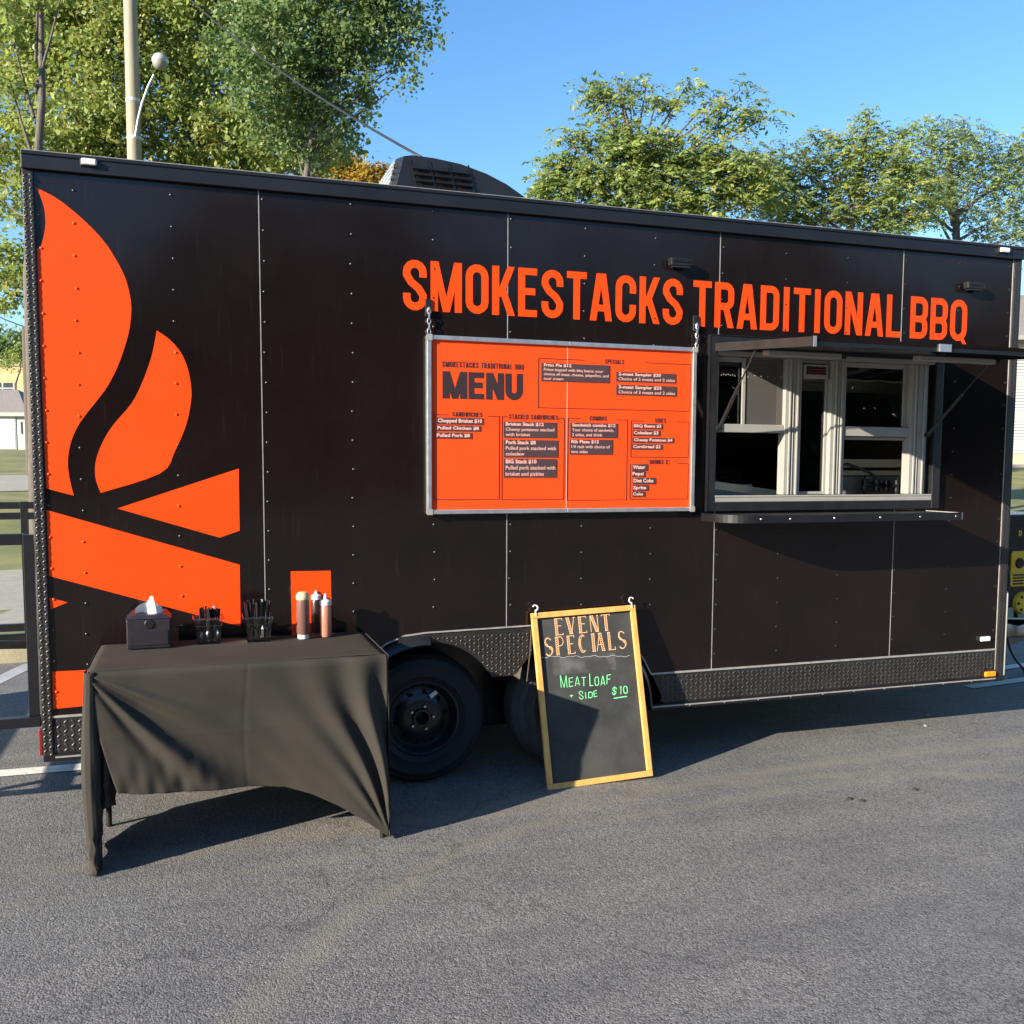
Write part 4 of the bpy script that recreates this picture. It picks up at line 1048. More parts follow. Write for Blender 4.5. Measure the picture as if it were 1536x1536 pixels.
hand('MEAT', 840, 1014, 878, 18.5); hand('LOAF', 883, 1011.5, 915, 19); hand('+', 853, 1040, 861, 8); hand('SIDE', 868, 1036.5, 896, 13); hand('$', 917, 1031, 924, 12); hand('10', 928, 1029.5, 941, 12, gap=.4)
m = MB(); a, b = BP(921, 1047.5), BP(941, 1044.5); chalk(m, [a, b], .005); m.build('chalk_writing', 'chalk_green', CBd)
m = MB(); pts = [BP(u, 985.5 - (u - 813) * .012 + 1.0 * math.sin(u * .21) + .7 * math.sin(u * .47)) for u in range(813, 948, 3)]; chalk(m, pts, .0018); m.build('chalk_rule', 'chalk_white', CBd)
def smudge_mat():
    m_ = bpy.data.materials.new('chalk_smudge'); m_.use_nodes = True; MATS['chalk_smudge'] = m_
    n = m_.node_tree.nodes; l = m_.node_tree.links; n.clear()
    o = n.new('ShaderNodeOutputMaterial'); t = n.new('ShaderNodeBsdfTransparent'); d = n.new('ShaderNodeBsdfDiffuse'); d.inputs[0].default_value = (.32, .32, .31, 1)
    no = n.new('ShaderNodeTexNoise'); no.inputs['Scale'].default_value = 9; no.inputs['Detail'].default_value = 7
    tc = n.new('ShaderNodeTexCoord'); l.new(tc.outputs['Object'], no.inputs['Vector'])
    r = n.new('ShaderNodeMapRange'); r.inputs[1].default_value = .45; r.inputs[2].default_value = .85; r.inputs[4].default_value = .5; l.new(no.outputs['Fac'], r.inputs[0])
    mx = n.new('ShaderNodeMixShader'); l.new(r.outputs[0], mx.inputs[0]); l.new(t.outputs[0], mx.inputs[1]); l.new(d.outputs[0], mx.inputs[2]); l.new(mx.outputs[0], o.inputs[0])
smudge_mat()
(xa, za), (xb, zb) = BP(828, 988), BP(925, 1004)
MB().add([CB(xa, zb, .0036), CB(xb, zb, .0036), CB(xb, za, .0036), CB(xa, za, .0036)], [(0, 1, 2, 3)]).build('chalk_smudge', 'chalk_smudge', CBd)

# ================================================================== TABLE AND CLOTH
TZ = .832; tx0, tx1, ty0, ty1 = -.735, .466, -.635, -.025
TB = thing('folding_table', 'rectangular folding table hidden under the black cloth beside the wheel', 'table', (-.13, -.33, 0))
MB().box(tx0 + .01, tx1 - .01, ty0 + .01, ty1 - .01, TZ - .045, TZ - .006).build('table_top', 'table_plastic', TB, bevel=.008)
for x in (tx0 + .020, tx1 - .016):
    for y in (ty0 + .05 if x > 0 else ty0 + .06, ty1 - .05): MB().tube([(x, y, 0), (x, y, TZ - .046)], .013, 10).build('leg', 'black_metal', TB, smooth=40)
    MB().tube([(x, ty0 + .07, .45), (x, ty1 - .05, .45)], .011, 8).build('cross_bar', 'black_metal', TB, smooth=40)

def cloth():
    vs = []; fs = []
    def grid(nu, nv, fn):
        o = len(vs)
        for j in range(nv + 1):
            for i in range(nu + 1): vs.append(tuple(map(float, fn(i / nu, j / nv))))
        for j in range(nv):
            for i in range(nu): k = o + j * (nu + 1) + i; fs.append((k, k + 1, k + nu + 2, k + nu + 1))
    rc = .016
    grid(40, 24, lambda s, t: (tx0 + (tx1 - tx0) * s, ty0 + rc + (ty1 - ty0 - rc) * t, TZ + .0012 * math.sin(9 * s + 4 * t) - (0 if .02 < s < .98 else .004)))
    # front drop: hem read off the photograph on the table's own front plane
    hp = [(0.0, 1120), (.08, 1193), (.17, 1193), (.28, 1192), (.45, 1188), (.60, 1188), (.70, 1197), (.80, 1213), (.90, 1230), (1.0, 1250)]
    xsP = lambda s: 190 + (575 - 190) * s
    hem = [(s, float(onY(xsP(s), v, ty0 - .01)[2])) for s, v in hp]
    hem[0] = (0.0, .33); hem[1] = (.05, float(onY(208, 1193, ty0 - .01)[2]))
    hem[-1] = (1.0, .018); hem[-2] = (.90, hem[-2][1] - .012)
    def front(s, t):
        zh = float(np.interp(s, [h[0] for h in hem], [h[1] for h in hem]))
        ts = t ** .95
        z = TZ + (zh - TZ) * ts
        xl = tx0 + .012 + .30 * max(0, (TZ - .10 - z)) ** 1.35        # free left edge slants away from the leg
        x = xl + (tx1 - xl) * s
        y = ty0
        if t < .04: y += rc * (1 - t / .04) ** 2
        # folds fanning out of the low right corner
        dx, dz = tx1 + .01 - x, z - .02
        r = math.hypot(dx, dz); ph = math.atan2(dx, max(dz, 1e-3))
        amp = .030 * math.exp(-(ph / .42) ** 2) * min(1, r / .18) * (1 - .75 * min(1, max(0, (z - .52) / .3)))
        y += amp * math.sin(ph * 26 + 1.1 * math.sin(z * 7) + 1.2) - .010 * math.exp(-(ph / .5) ** 2)
        # long diagonal creases running out of the top left corner
        dx2, dz2 = x - (tx0 - .02), TZ - z; ph2 = math.atan2(dz2, max(dx2, 1e-3)); r2 = math.hypot(dx2, dz2)
        g = math.exp(-((ph2 - .70) / .30) ** 2)
        y += -.022 * g * min(1, r2 / .25) * math.exp(-(r2 / .85) ** 4) * (math.sin(ph2 * 17 + .4) + .35 * math.sin(ph2 * 31 + 2 * r2))
        # crumple near the hem on the left
        c = max(0, 1 - (z - zh) / .22) * math.exp(-((s - .14) / .20) ** 2)
        y += .0026 * c * (math.sin(x * 62 + 2.5 * math.sin(z * 9)) + .5 * math.sin(x * 118 + z * 22 + 2) + .4 * math.sin(x * 37 - z * 26)) 
        # the middle of the hem hangs back under the table
        y += .055 * ts ** 2 * math.exp(-((s - .45) / .28) ** 2)
        y += .003 * math.sin(x * 11 + z * 5) * ts + .0012 * math.sin(x * 33 + z * 41 + 3 * math.sin(x * 7)) * ts
        # fold lines left from the packet
        y += .0012 * math.exp(-((x + .13 - .01 * math.sin(z * 9)) / .009) ** 2) - .0008 * math.exp(-((z - .55 - .006 * math.sin(x * 8)) / .010) ** 2)
        return x, y - .001, z
    grid(170, 90, front)
    # right end drop (edge runs down to the low front corner)
    def side_r(s, t):
        y = ty0 + (ty1 - ty0) * s
        zh = .008 + .012 * s
        z = TZ + (zh - TZ) * t
        return tx1 + .006 * math.sin(s * 30 + 1) * t + .004, y, z
    grid(40, 40, side_r)
    # left end drop
    def side_l(s, t):
        y = ty0 + .10 + (ty1 - ty0 - .10) * s
        zh = .012 + .10 * max(0, (s - .5) * 2) ** 1.5
        z = TZ + (zh - TZ) * t
        return tx0 - .004 - .01 * math.sin(s * 18) * t, y, z
    grid(40, 30, side_l)
    # front left leg: cloth gathered into a hanging sleeve of folds
    prof = [(-.010, .12, .02), (-.022, .06, .012), (-.018, .02, .010), (-.004, -.006, .008), (.018, -.012, .010), (.036, -.006, .02), (.052, .018, .22), (.062, .045, .27), (.074, .020, .27), (.094, .026, .27), (.112, .075, .26), (.125, .14, .24)]
    P_ = np.array(prof); su = np.linspace(0, 1, len(prof))
    def sleeve(s, t):
        a = [float(np.interp(s, su, P_[:, k])) for k in range(3)]
        z = TZ - .004 + (a[2] - TZ) * t
        k = .62 + .38 * min(1, t * 2.2)
        pinch = 1 - .35 * max(0, t - .55) / .45
        sway = -.012 * math.sin(t * 3.1)
        x = tx0 + (.008 + (a[0] - .01) * k * pinch) + sway + .004 * math.sin(z * 60 + s * 20) * (t > .8)
        y = ty0 + a[1] * k + .004 * math.sin(z * 23 + s * 9) * t + (.006 * math.sin(z * 90 + s * 14) if t > .86 and s < .5 else 0)
        return x, y, z
    grid(66, 60, sleeve)
    me = bpy.data.meshes.new('tablecloth'); me.from_pydata(vs, [], fs); me.materials.append(MATS['cloth'])
    me.polygons.foreach_set('use_smooth', [True] * len(me.polygons))
    o = link('tablecloth', me); sm = o.modifiers.new('thick', 'SOLIDIFY'); sm.thickness = .0015; sm.offset = 0
    return o
tc_ = tag(cloth(), 'black fitted tablecloth draped over the table, corners pulled down to the ground', 'tablecloth')

# ================================================================== THINGS ON THE TABLE
ZT = TZ + .003
def obj_at(u, v): p = onZ(u, v, ZT); return float(p[0]), float(p[1])
# napkin dispenser
px, py = obj_at(190, 975); qx, qy = obj_at(257, 971)
W_ = qx - px; yf = (py + qy) / 2; D_ = .12
N = thing('napkin_dispenser', 'dark napkin dispenser with white napkin sticking out at the left of the table', 'napkin dispenser', (px + W_ / 2, yf + D_ / 2, ZT))
hN = .132
m = MB(); m.box(px, qx, yf, yf + D_, ZT, ZT + hN); nb_ = m.build('dispenser_body', 'dispenser', N, bevel=.006)
m = MB(); m.add([(px - .004, yf - .004, ZT + hN + .0005), (qx + .004, yf - .004, ZT + hN + .0005), (qx + .004, yf + D_ + .004, ZT + hN + .0005), (px - .004, yf + D_ + .004, ZT + hN + .0005), (px + .022, yf + .008, ZT + hN + .018), (qx - .022, yf + .008, ZT + hN + .018), (qx - .022, yf + D_ - .01, ZT + hN + .030), (px + .022, yf + D_ - .01, ZT + hN + .030)], [(0, 1, 2, 3), (4, 5, 6, 7), (0, 1, 5, 4), (1, 2, 6, 5), (2, 3, 7, 6), (3, 0, 4, 7)])
m.build('dispenser_lid', 'dispenser', N, bevel=.003)
MB().lathe([(0, -.004), (.018, -.004), (.022, 0)], (px + W_ * .52, yf - .0005, ZT + hN * .83), 'y', 20).build('latch_button', 'black_plastic', N, smooth=40)
MB().box(px + .012, qx - .012, yf - .003, yf - .0005, ZT + .015, ZT + hN * .6).build('front_plate', 'dispenser', N, bevel=.001)
m = MB(); vs = []; fs = []
for j in range(9):
    for i in range(11):
        s, t = i / 10, j / 8
        x = px + W_ * (.20 + .62 * s) + .012 * t * math.sin(s * 5); z = ZT + hN + .018 + t * (.082 * (1 - abs(s - .52) * 1.25) + .005 * math.sin(s * 14))
        y = yf + .040 + .014 * math.sin(s * 6.5) * (1 - .5 * t) - .020 * t; vs.append((x, y, z))
for j in range(8):
    for i in range(10): k = j * 11 + i; fs.append((k, k + 1, k + 12, k + 11))
m.add(vs, fs); vs2 = [(a + .006, b + .018, c - .006 * (i % 3)) for i, (a, b, c) in enumerate(vs)]; m.add(vs2, fs)
m.build('napkin', 'paper', N)
# clear tubs and cutlery
def tub(u0, u1, v, label):
    (xa, ya), (xb, yb) = obj_at(u0, v), obj_at(u1, v); w = xb - xa; x = (xa + xb) / 2; y = (ya + yb) / 2 + w * .42
    o = thing('clear_tub', label, 'tub', (x, y, ZT))
    h = .115; b_, t_ = w / 2, w / 2 * 1.22
    def ring(r, z): return [(x + sx * r, y + sy * r * .85, z) for sx, sy in ((-1, -1), (-.82, -1.0), (.82, -1.0), (1, -1), (1, .9), (.85, 1), (-.85, 1), (-1, .9))]
    zs = [(b_, ZT), (b_ * 1.03, ZT + .006), (t_ * .93, ZT + h * .72), (t_ * .97, ZT + h * .74), (t_, ZT + h), (t_ * 1.12, ZT + h + .001), (t_ * 1.12, ZT + h - .005)]
    m = MB(); vs = sum([ring(r, z) for r, z in zs], []); fs = [tuple(range(8))]
    for i in range(len(zs) - 1):
        for j in range(8): fs.append((i * 8 + j, i * 8 + (j + 1) % 8, (i + 1) * 8 + (j + 1) % 8, (i + 1) * 8 + j))
    m.add(vs, fs); m.build('tub_wall', 'clear_plastic', o)
    m = MB(); rp = ring(t_ * 1.10, ZT + h + .0035); m.tube([Vector(p) for p in rp + [rp[0]]], .0026, 6, False); m.build('tub_rim', 'clear_plastic', o)
    return x, y, b_, t_, h
def cutlery_mesh(kind, L):
    m = MB(); 
    n = 8
    pr = [(0, .0055), (.1, .0052), (.35, .0040), (.62, .0030), (.68, .0032)]
    vs = []; fs = []
    for i, (t, w) in enumerate(pr): z = L * (1 - t); vs += [(-w, -.001, z), (w, -.001, z), (w, .0012, z), (-w, .0012, z)]
    for i in range(len(pr) - 1):
        for j in range(4): fs.append((i * 4 + j, i * 4 + (j + 1) % 4, (i + 1) * 4 + (j + 1) % 4, (i + 1) * 4 + j))
    fs += [(0, 1, 2, 3)]
    m.add(vs, fs)
    if kind == 'spoon':
        vs = []; fs = []
        for j in range(7):
            t = j / 6; z = L * .32 * (1 - t); w = .016 * math.sin(math.pi * (.12 + .84 * t)) ** .8 + .001
            for i in range(5): s = i / 4 * 2 - 1; vs.append((s * w, .006 * (1 - s * s) * math.sin(math.pi * t), z))
        for j in range(6):
            for i in range(4): k = j * 5 + i; fs.append((k, k + 1, k + 6, k + 5))
        m.add(vs, fs)
    else:
        m.add([(-.0035, -.001, L * .32), (.0035, -.001, L * .32), (.011, .003, L * .22), (-.011, .003, L * .22)], [(0, 1, 2, 3)])
        for q in range(4):
            xq = -.0092 + q * .0061; m.box(xq - .0014, xq + .0014, .002, .0036, 0, L * .221)
    me = bpy.data.meshes.new('black_plastic_' + kind); me.from_pydata(m.v, [], m.f); me.materials.append(MATS['black_plastic']); return me
def fill(tubdat, kind, n, L, label, group, top):
    x, y, b_, t_, h = tubdat; me = cutlery_mesh(kind, L)
    for k in range(n):
        o = bpy.data.objects.new('black_plastic_' + kind, me); COL.objects.link(o)
        a = (k + .5) / n * 2 - 1
        bx_ = x + a * b_ * .78; by = y + random.uniform(-.6, .5) * b_ * .7
        txx = x + a * t_ * (1.02 if top else .70) + random.uniform(-.006, .006) + (0 if top else .004); tyy = y + random.uniform(-.7, .6) * t_ * .7
        d = Vector((txx - bx_, tyy - by, L)).normalized()
        q = d.to_track_quat('Z', 'Y').to_euler(); q.rotate_axis('Z', random.uniform(-.7, .7))
        o.rotation_euler = q; o.location = (bx_, by, ZT + .004 + random.uniform(0, .016)); tag(o, label, 'spoon' if kind == 'spoon' else 'fork', group)
d1 = tub(296, 331, 966, 'clear plastic tub holding short black spoons beside the napkin dispenser')
fill(d1, 'spoon', 20, .150, 'black plastic spoon standing in the clear tub beside the napkin dispenser', 'spoons in the left tub', False)
d2 = tub(371, 406, 963, 'clear plastic tub holding long black forks, between the spoon tub and the sauce bottles')
fill(d2, 'fork', 20, .178, 'black plastic fork standing in the clear tub nearer the sauce bottles', 'forks in the right tub', True)
# sauce bottles
def bottle(u, v, r, parts, label):
    x, y = obj_at(u, v); y += r
    o = thing('sauce_bottle', label, 'bottle', (x, y, ZT))
    for name, ma, prof in parts: MB().lathe(prof, (x, y, ZT), 'z', 28).build(name, ma, o, smooth=35)
    return o
bottle(456, 959, .031, [('bottom_cap', 'cap_white', [(0, 0), (.026, 0), (.026, .020), (.0, .0205)]), ('bottle_body', 'sauce_brown', [(0, .021), (.027, .021), (.0305, .030), (.0305, .17), (.029, .183), (0, .184)]), ('cap', 'cap_cream', [(0, .1845), (.030, .1845), (.032, .192), (.031, .205), (.022, .219), (.012, .222), (0, .222)])], 'tall brown sauce bottle with cream top and white base')
bottle(476, 950, .026, [('bottle_body', 'sauce_dark', [(0, 0), (.024, 0), (.026, .008), (.026, .15), (.022, .162), (0, .163)]), ('cap', 'cap_white', [(0, .1635), (.024, .1635), (.024, .184), (.010, .190), (.005, .205), (0, .206)])], 'dark sauce bottle with white cap behind the other two bottles')
bottle(490, 956, .028, [('bottle_body', 'sauce_pink', [(0, 0), (.024, 0), (.0265, .008), (.0265, .142), (.023, .150), (0, .151)]), ('cap', 'cap_white', [(0, .1515), (.0275, .1515), (.0275, .170), (.022, .176), (.010, .180), (.0045, .206), (0, .207)])], 'pinkish orange squeeze bottle with white pointed cap at the right of the bottles')

# ================================================================== BACKGROUND: POLES AND WIRES
def pole(u_top, dep, r, z1, name, label, ma, u_bot=None):
    p = PD(u_top, 100, dep); x, y = float(p[0]), float(p[1]); z0 = hz(x, y)
    o = thing(name, label, 'pole', (x, y, z0))
    MB().tube([(x, y, z0 - .1), (x, y, z1)], [r * 1.12, r * .88], 14).build('pole_shaft', ma, o, smooth=40)
    return o, x, y, z0
UP, ux, uy, uz = pole(198, 18.5, .135, 12.5, 'utility_pole', 'pale wooden utility pole with a curved lamp arm behind the trailer', 'pole_wood')
pt = [PD(u, v, 18.35) for u, v in ((203, 205), (207, 180), (213, 155), (222, 130), (231, 112))]
arm = MB().tube([Vector(p) for p in pt], .022, 8).build('lamp_arm', 'galvanised', UP, smooth=60)
hc = PD(240, 92, 18.35)
lamp = MB().lathe([(0, .15), (.05, .145), (.11, .11), (.145, .05), (.155, .0), (.14, -.02)], tuple(hc), 'z', 24).build('lamp_hood', 'galvanised', UP, smooth=60)
MB().lathe([(.14, -.02), (.135, -.07), (.10, -.12), (.05, -.15), (0, -.155)], tuple(hc), 'z', 24).build('lamp_globe', 'vinyl_white', lamp, smooth=60)
for v in (205, 150):
    MB().lathe([(.128, -.03), (.136, -.03), (.136, .03), (.128, .03)], (ux, uy, float(PD(198, v, 18.5)[2])), 'z', 16).build('band_clamp', 'galvanised', UP)
pole(24, 30, .13, float(PD(22, 486, 30)[2]), 'dark_pole', 'dark wooden pole in front of the garage at the left edge', 'pole_dark')
a = Vector((ux + .15, uy, 11.6)); b = Vector(onY(645, 243, 2.2)); b2 = Vector((b.x + .55, 2.44, 2.98))
pts_ = []
for k in range(25):
    t = k / 24; p = a.lerp(b, t); p.z -= .55 * 4 * t * (1 - t) * .5; pts_.append(p)
pts_.append(b2)
tag(MB().tube(pts_, .0105, 6).build('service_cable', 'cable_black', smooth=60), 'thin overhead cable sagging from the utility pole down to the trailer roof', 'cable')
a = Vector(PD(-60, 440, 32)); b = Vector(PD(120, 500, 32))
tag(MB().tube([a.lerp(b, k / 8) - Vector((0, 0, .4 * 4 * (k / 8) * (1 - k / 8))) for k in range(9)], .02, 5).build('overhead_wire', 'cable_black', smooth=60), 'thin dark wire crossing the small patch of sky at the left edge', 'wire')

# ================================================================== BUILDINGS
def brickmat():
    m_ = bpy.data.materials.new('yellow_brick'); m_.use_nodes = True; MATS['yellow_brick'] = m_
    n = m_.node_tree.nodes; l = m_.node_tree.links; b = n['Principled BSDF']
    tc = n.new('ShaderNodeTexCoord'); mp = n.new('ShaderNodeMapping'); mp.inputs['Rotation'].default_value = (math.pi / 2, 0, 0); l.new(tc.outputs['Object'], mp.inputs[0])
    br_ = n.new('ShaderNodeTexBrick'); br_.inputs['Scale'].default_value = 1.; br_.inputs['Color1'].default_value = (.50, .37, .16, 1); br_.inputs['Color2'].default_value = (.36, .25, .11, 1); br_.inputs['Mortar'].default_value = (.45, .42, .34, 1)
    br_.inputs['Brick Width'].default_value = .45; br_.inputs['Row Height'].default_value = .15; br_.inputs['Mortar Size'].default_value = .012
    l.new(mp.outputs[0], br_.inputs['Vector']); l.new(br_.outputs[0], b.inputs['Base Color']); b.inputs['Roughness'].default_value = .9
brickmat()
def faced(u, v, dep):
    """local frame of a building front facing the camera: origin, right, back"""
    p = PD(u, v, dep); o = Vector((float(p[0]), float(p[1]), 0)); r = Vector((RC[0][0], RC[1][0], 0)).normalized(); k = Vector((-r.y, r.x, 0)); return o, r, k
def local(o, r, k): return lambda p: tuple(o + r * p[0] + k * p[1] + Vector((0, 0, p[2])))
# yellow brick block, left
dp = 66; o_, r_, k_ = faced(20, 560, dp); Lc = local(o_, r_, k_); s_ = dp / F_PX
zg = 2.6; zB = float(PD(20, 549, dp)[2])
BB = thing('brick_building', 'flat roofed yellow brick building with white framed window beyond the garage', 'building', tuple(o_ + Vector((0, 6, zg))))
MB().box(-9, 3.2, 0, 10, zg - 1, zB, T=Lc).build('wall', 'yellow_brick', BB)
MB().box(-9.1, 3.3, -.1, 10.1, zB + .002, zB + .25, T=Lc).build('parapet', 'concrete', BB)
wz0, wz1 = float(PD(10, 592, dp)[2]), float(PD(10, 574, dp)[2])
for wx in (-.85, -4.4, -7.5):
    w_ = MB().box(wx - .72, wx + .92, -.06, -.002, wz0, wz1, T=Lc).build('window', 'vinyl_white', BB)
    for i in range(2):
        for j in range(2):
            MB().box(wx - .62 + i * .78, wx + .02 + i * .78, -.075, -.0605, wz0 + .08 + j * .42, wz0 + .40 + j * .42, T=Lc).build('pane', 'window_dark', w_)
# garage
dp = 55; o_, r_, k_ = faced(10, 640, dp); Lc = local(o_, r_, k_)
GA = thing('white_garage', 'small white sided garage with grey hipped roof at the left edge', 'garage', tuple(o_ + Vector((0, 3, 2.4))))
zg = hz(o_.x, o_.y); ze = float(PD(10, 619, dp)[2]); zr = float(PD(0, 592, dp)[2])
MB().box(-5, 1.15, 0, 6, zg - .3, ze, T=Lc).build('wall', 'siding', GA)
rf = MB().add([Lc(p) for p in ((-5.3, -.3, ze), (1.35, -.3, ze), (1.35, 6.3, ze), (-5.3, 6.3, ze), (-3.4, 3, zr + .5), (-.8, 3, zr + .5))], [(0, 1, 5, 4), (1, 2, 5), (2, 3, 4, 5), (3, 0, 4), (0, 3, 2, 1)]).build('roof', 'roof_shingle', GA)
MB().box(-5.3, 1.35, -.34, -.302, ze - .22, ze - .003, T=Lc).build('fascia', 'vinyl_white', rf)
gd = MB().box(-4.2, .55, -.05, -.002, zg, zg + 2.0, T=Lc).build('garage_door', 'siding', GA)
for k in range(8): MB().box(-4.15, .5, -.075, -.051, zg + .04 + k * .245, zg + .255 + k * .245, T=Lc).build('door_slat', 'siding', gd)
MB().box(-5, .95, -.032, -.003, zg + 2.05, ze - .25, T=Lc).build('door_header', 'window_dark', GA)
MB().box(.78, .86, -.08, -.003, zg + .9, ze - .5, T=Lc).build('downspout', 'vinyl_white', GA)
# white house, right
dp = 40; o_, r_, k_ = faced(1512, 640, dp); Lc = local(o_, r_, k_)
HS = thing('white_house', 'white sided house with grey roof beyond the lawn at the right edge', 'house', tuple(o_ + Vector((2, 3, 1.9))))
zg = float(PD(1520, 691, dp)[2]); zw = float(PD(1520, 680, dp)[2]); ze = float(PD(1520, 503, dp)[2]); zr = ze + 2.4
MB().box(-1.6, 9, .0, 9, zg - .8, zw, T=Lc).build('foundation', 'foundation', HS)
MB().box(-1.6, 9, .02, 9, zw + .002, ze, T=Lc).build('wall', 'siding', HS)
m = MB(); k = 0; z = zw
while z < ze - .05:
    m.add([Lc(p) for p in ((-1.62, -.035, z), (9, -.035, z), (9, .018, z + .118), (-1.62, .018, z + .118), (-1.62, .018, z), (9, .018, z))], [(0, 1, 2, 3), (0, 4, 5, 1)]); z += .12
stuff(m.build('siding_boards', 'siding', HS))
rf = MB().add([Lc(p) for p in ((-2.0, -.5, ze - .1), (9.4, -.5, ze - .1), (9.4, 4.5, zr), (-.5, 4.5, zr), (-2.0, 9.5, ze - .1), (9.4, 9.5, ze - .1))], [(0, 1, 2, 3), (3, 2, 5, 4), (0, 3, 4), (1, 5, 2), (0, 4, 5, 1)]).build('roof', 'roof_shingle', HS)
MB().box(-2.0, 9.4, -.54, -.502, ze - .28, ze - .095, T=Lc).build('fascia', 'vinyl_white', rf)
MB().box(1.3, 2.4, -.09, -.04, zw + 1.0, zw + 2.6, T=Lc).build('window', 'vinyl_white', HS)

# ================================================================== TREES
def leaves_mesh(pos, nrm, L, cols, r_, axis=None, wid=.30):
    n = len(pos)
    if axis is None:
        a = r_.normal(size=(n, 3)); a -= nrm * (a * nrm).sum(1, keepdims=True); a /= np.linalg.norm(a, axis=1, keepdims=True)
        a[:, 2] -= .45
    else: a = axis + 0
    a -= nrm * (a * nrm).sum(1, keepdims=True); a /= np.linalg.norm(a, axis=1, keepdims=True) + 1e-9
    b = np.cross(nrm, a); Ls = (L * np.clip(r_.lognormal(-.05, .33, n), .35, 1.9))[:, None]
    v = np.stack([pos - a * Ls * .5, pos + b * Ls * wid - nrm * Ls * .06, pos + a * Ls * .5 - nrm * Ls * .12, pos - b * Ls * wid - nrm * Ls * .06], 1).reshape(-1, 3)
    me = bpy.data.meshes.new('crown'); me.vertices.add(4 * n); me.vertices.foreach_set('co', v.reshape(-1))
    me.loops.add(4 * n); me.loops.foreach_set('vertex_index', np.arange(4 * n, dtype=np.int32))
    me.polygons.add(n); me.polygons.foreach_set('loop_start', np.arange(0, 4 * n, 4, dtype=np.int32)); me.polygons.foreach_set('loop_total', np.full(n, 4, dtype=np.int32))
    me.update(calc_edges=True)
    ca = me.color_attributes.new('tint', 'FLOAT_COLOR', 'POINT'); c4 = np.ones((4 * n, 4)); c4[:, :3] = np.repeat(cols, 4, 0); ca.data.foreach_set('color', c4.reshape(-1))
    me.materials.append(MATS['leaf']); return me
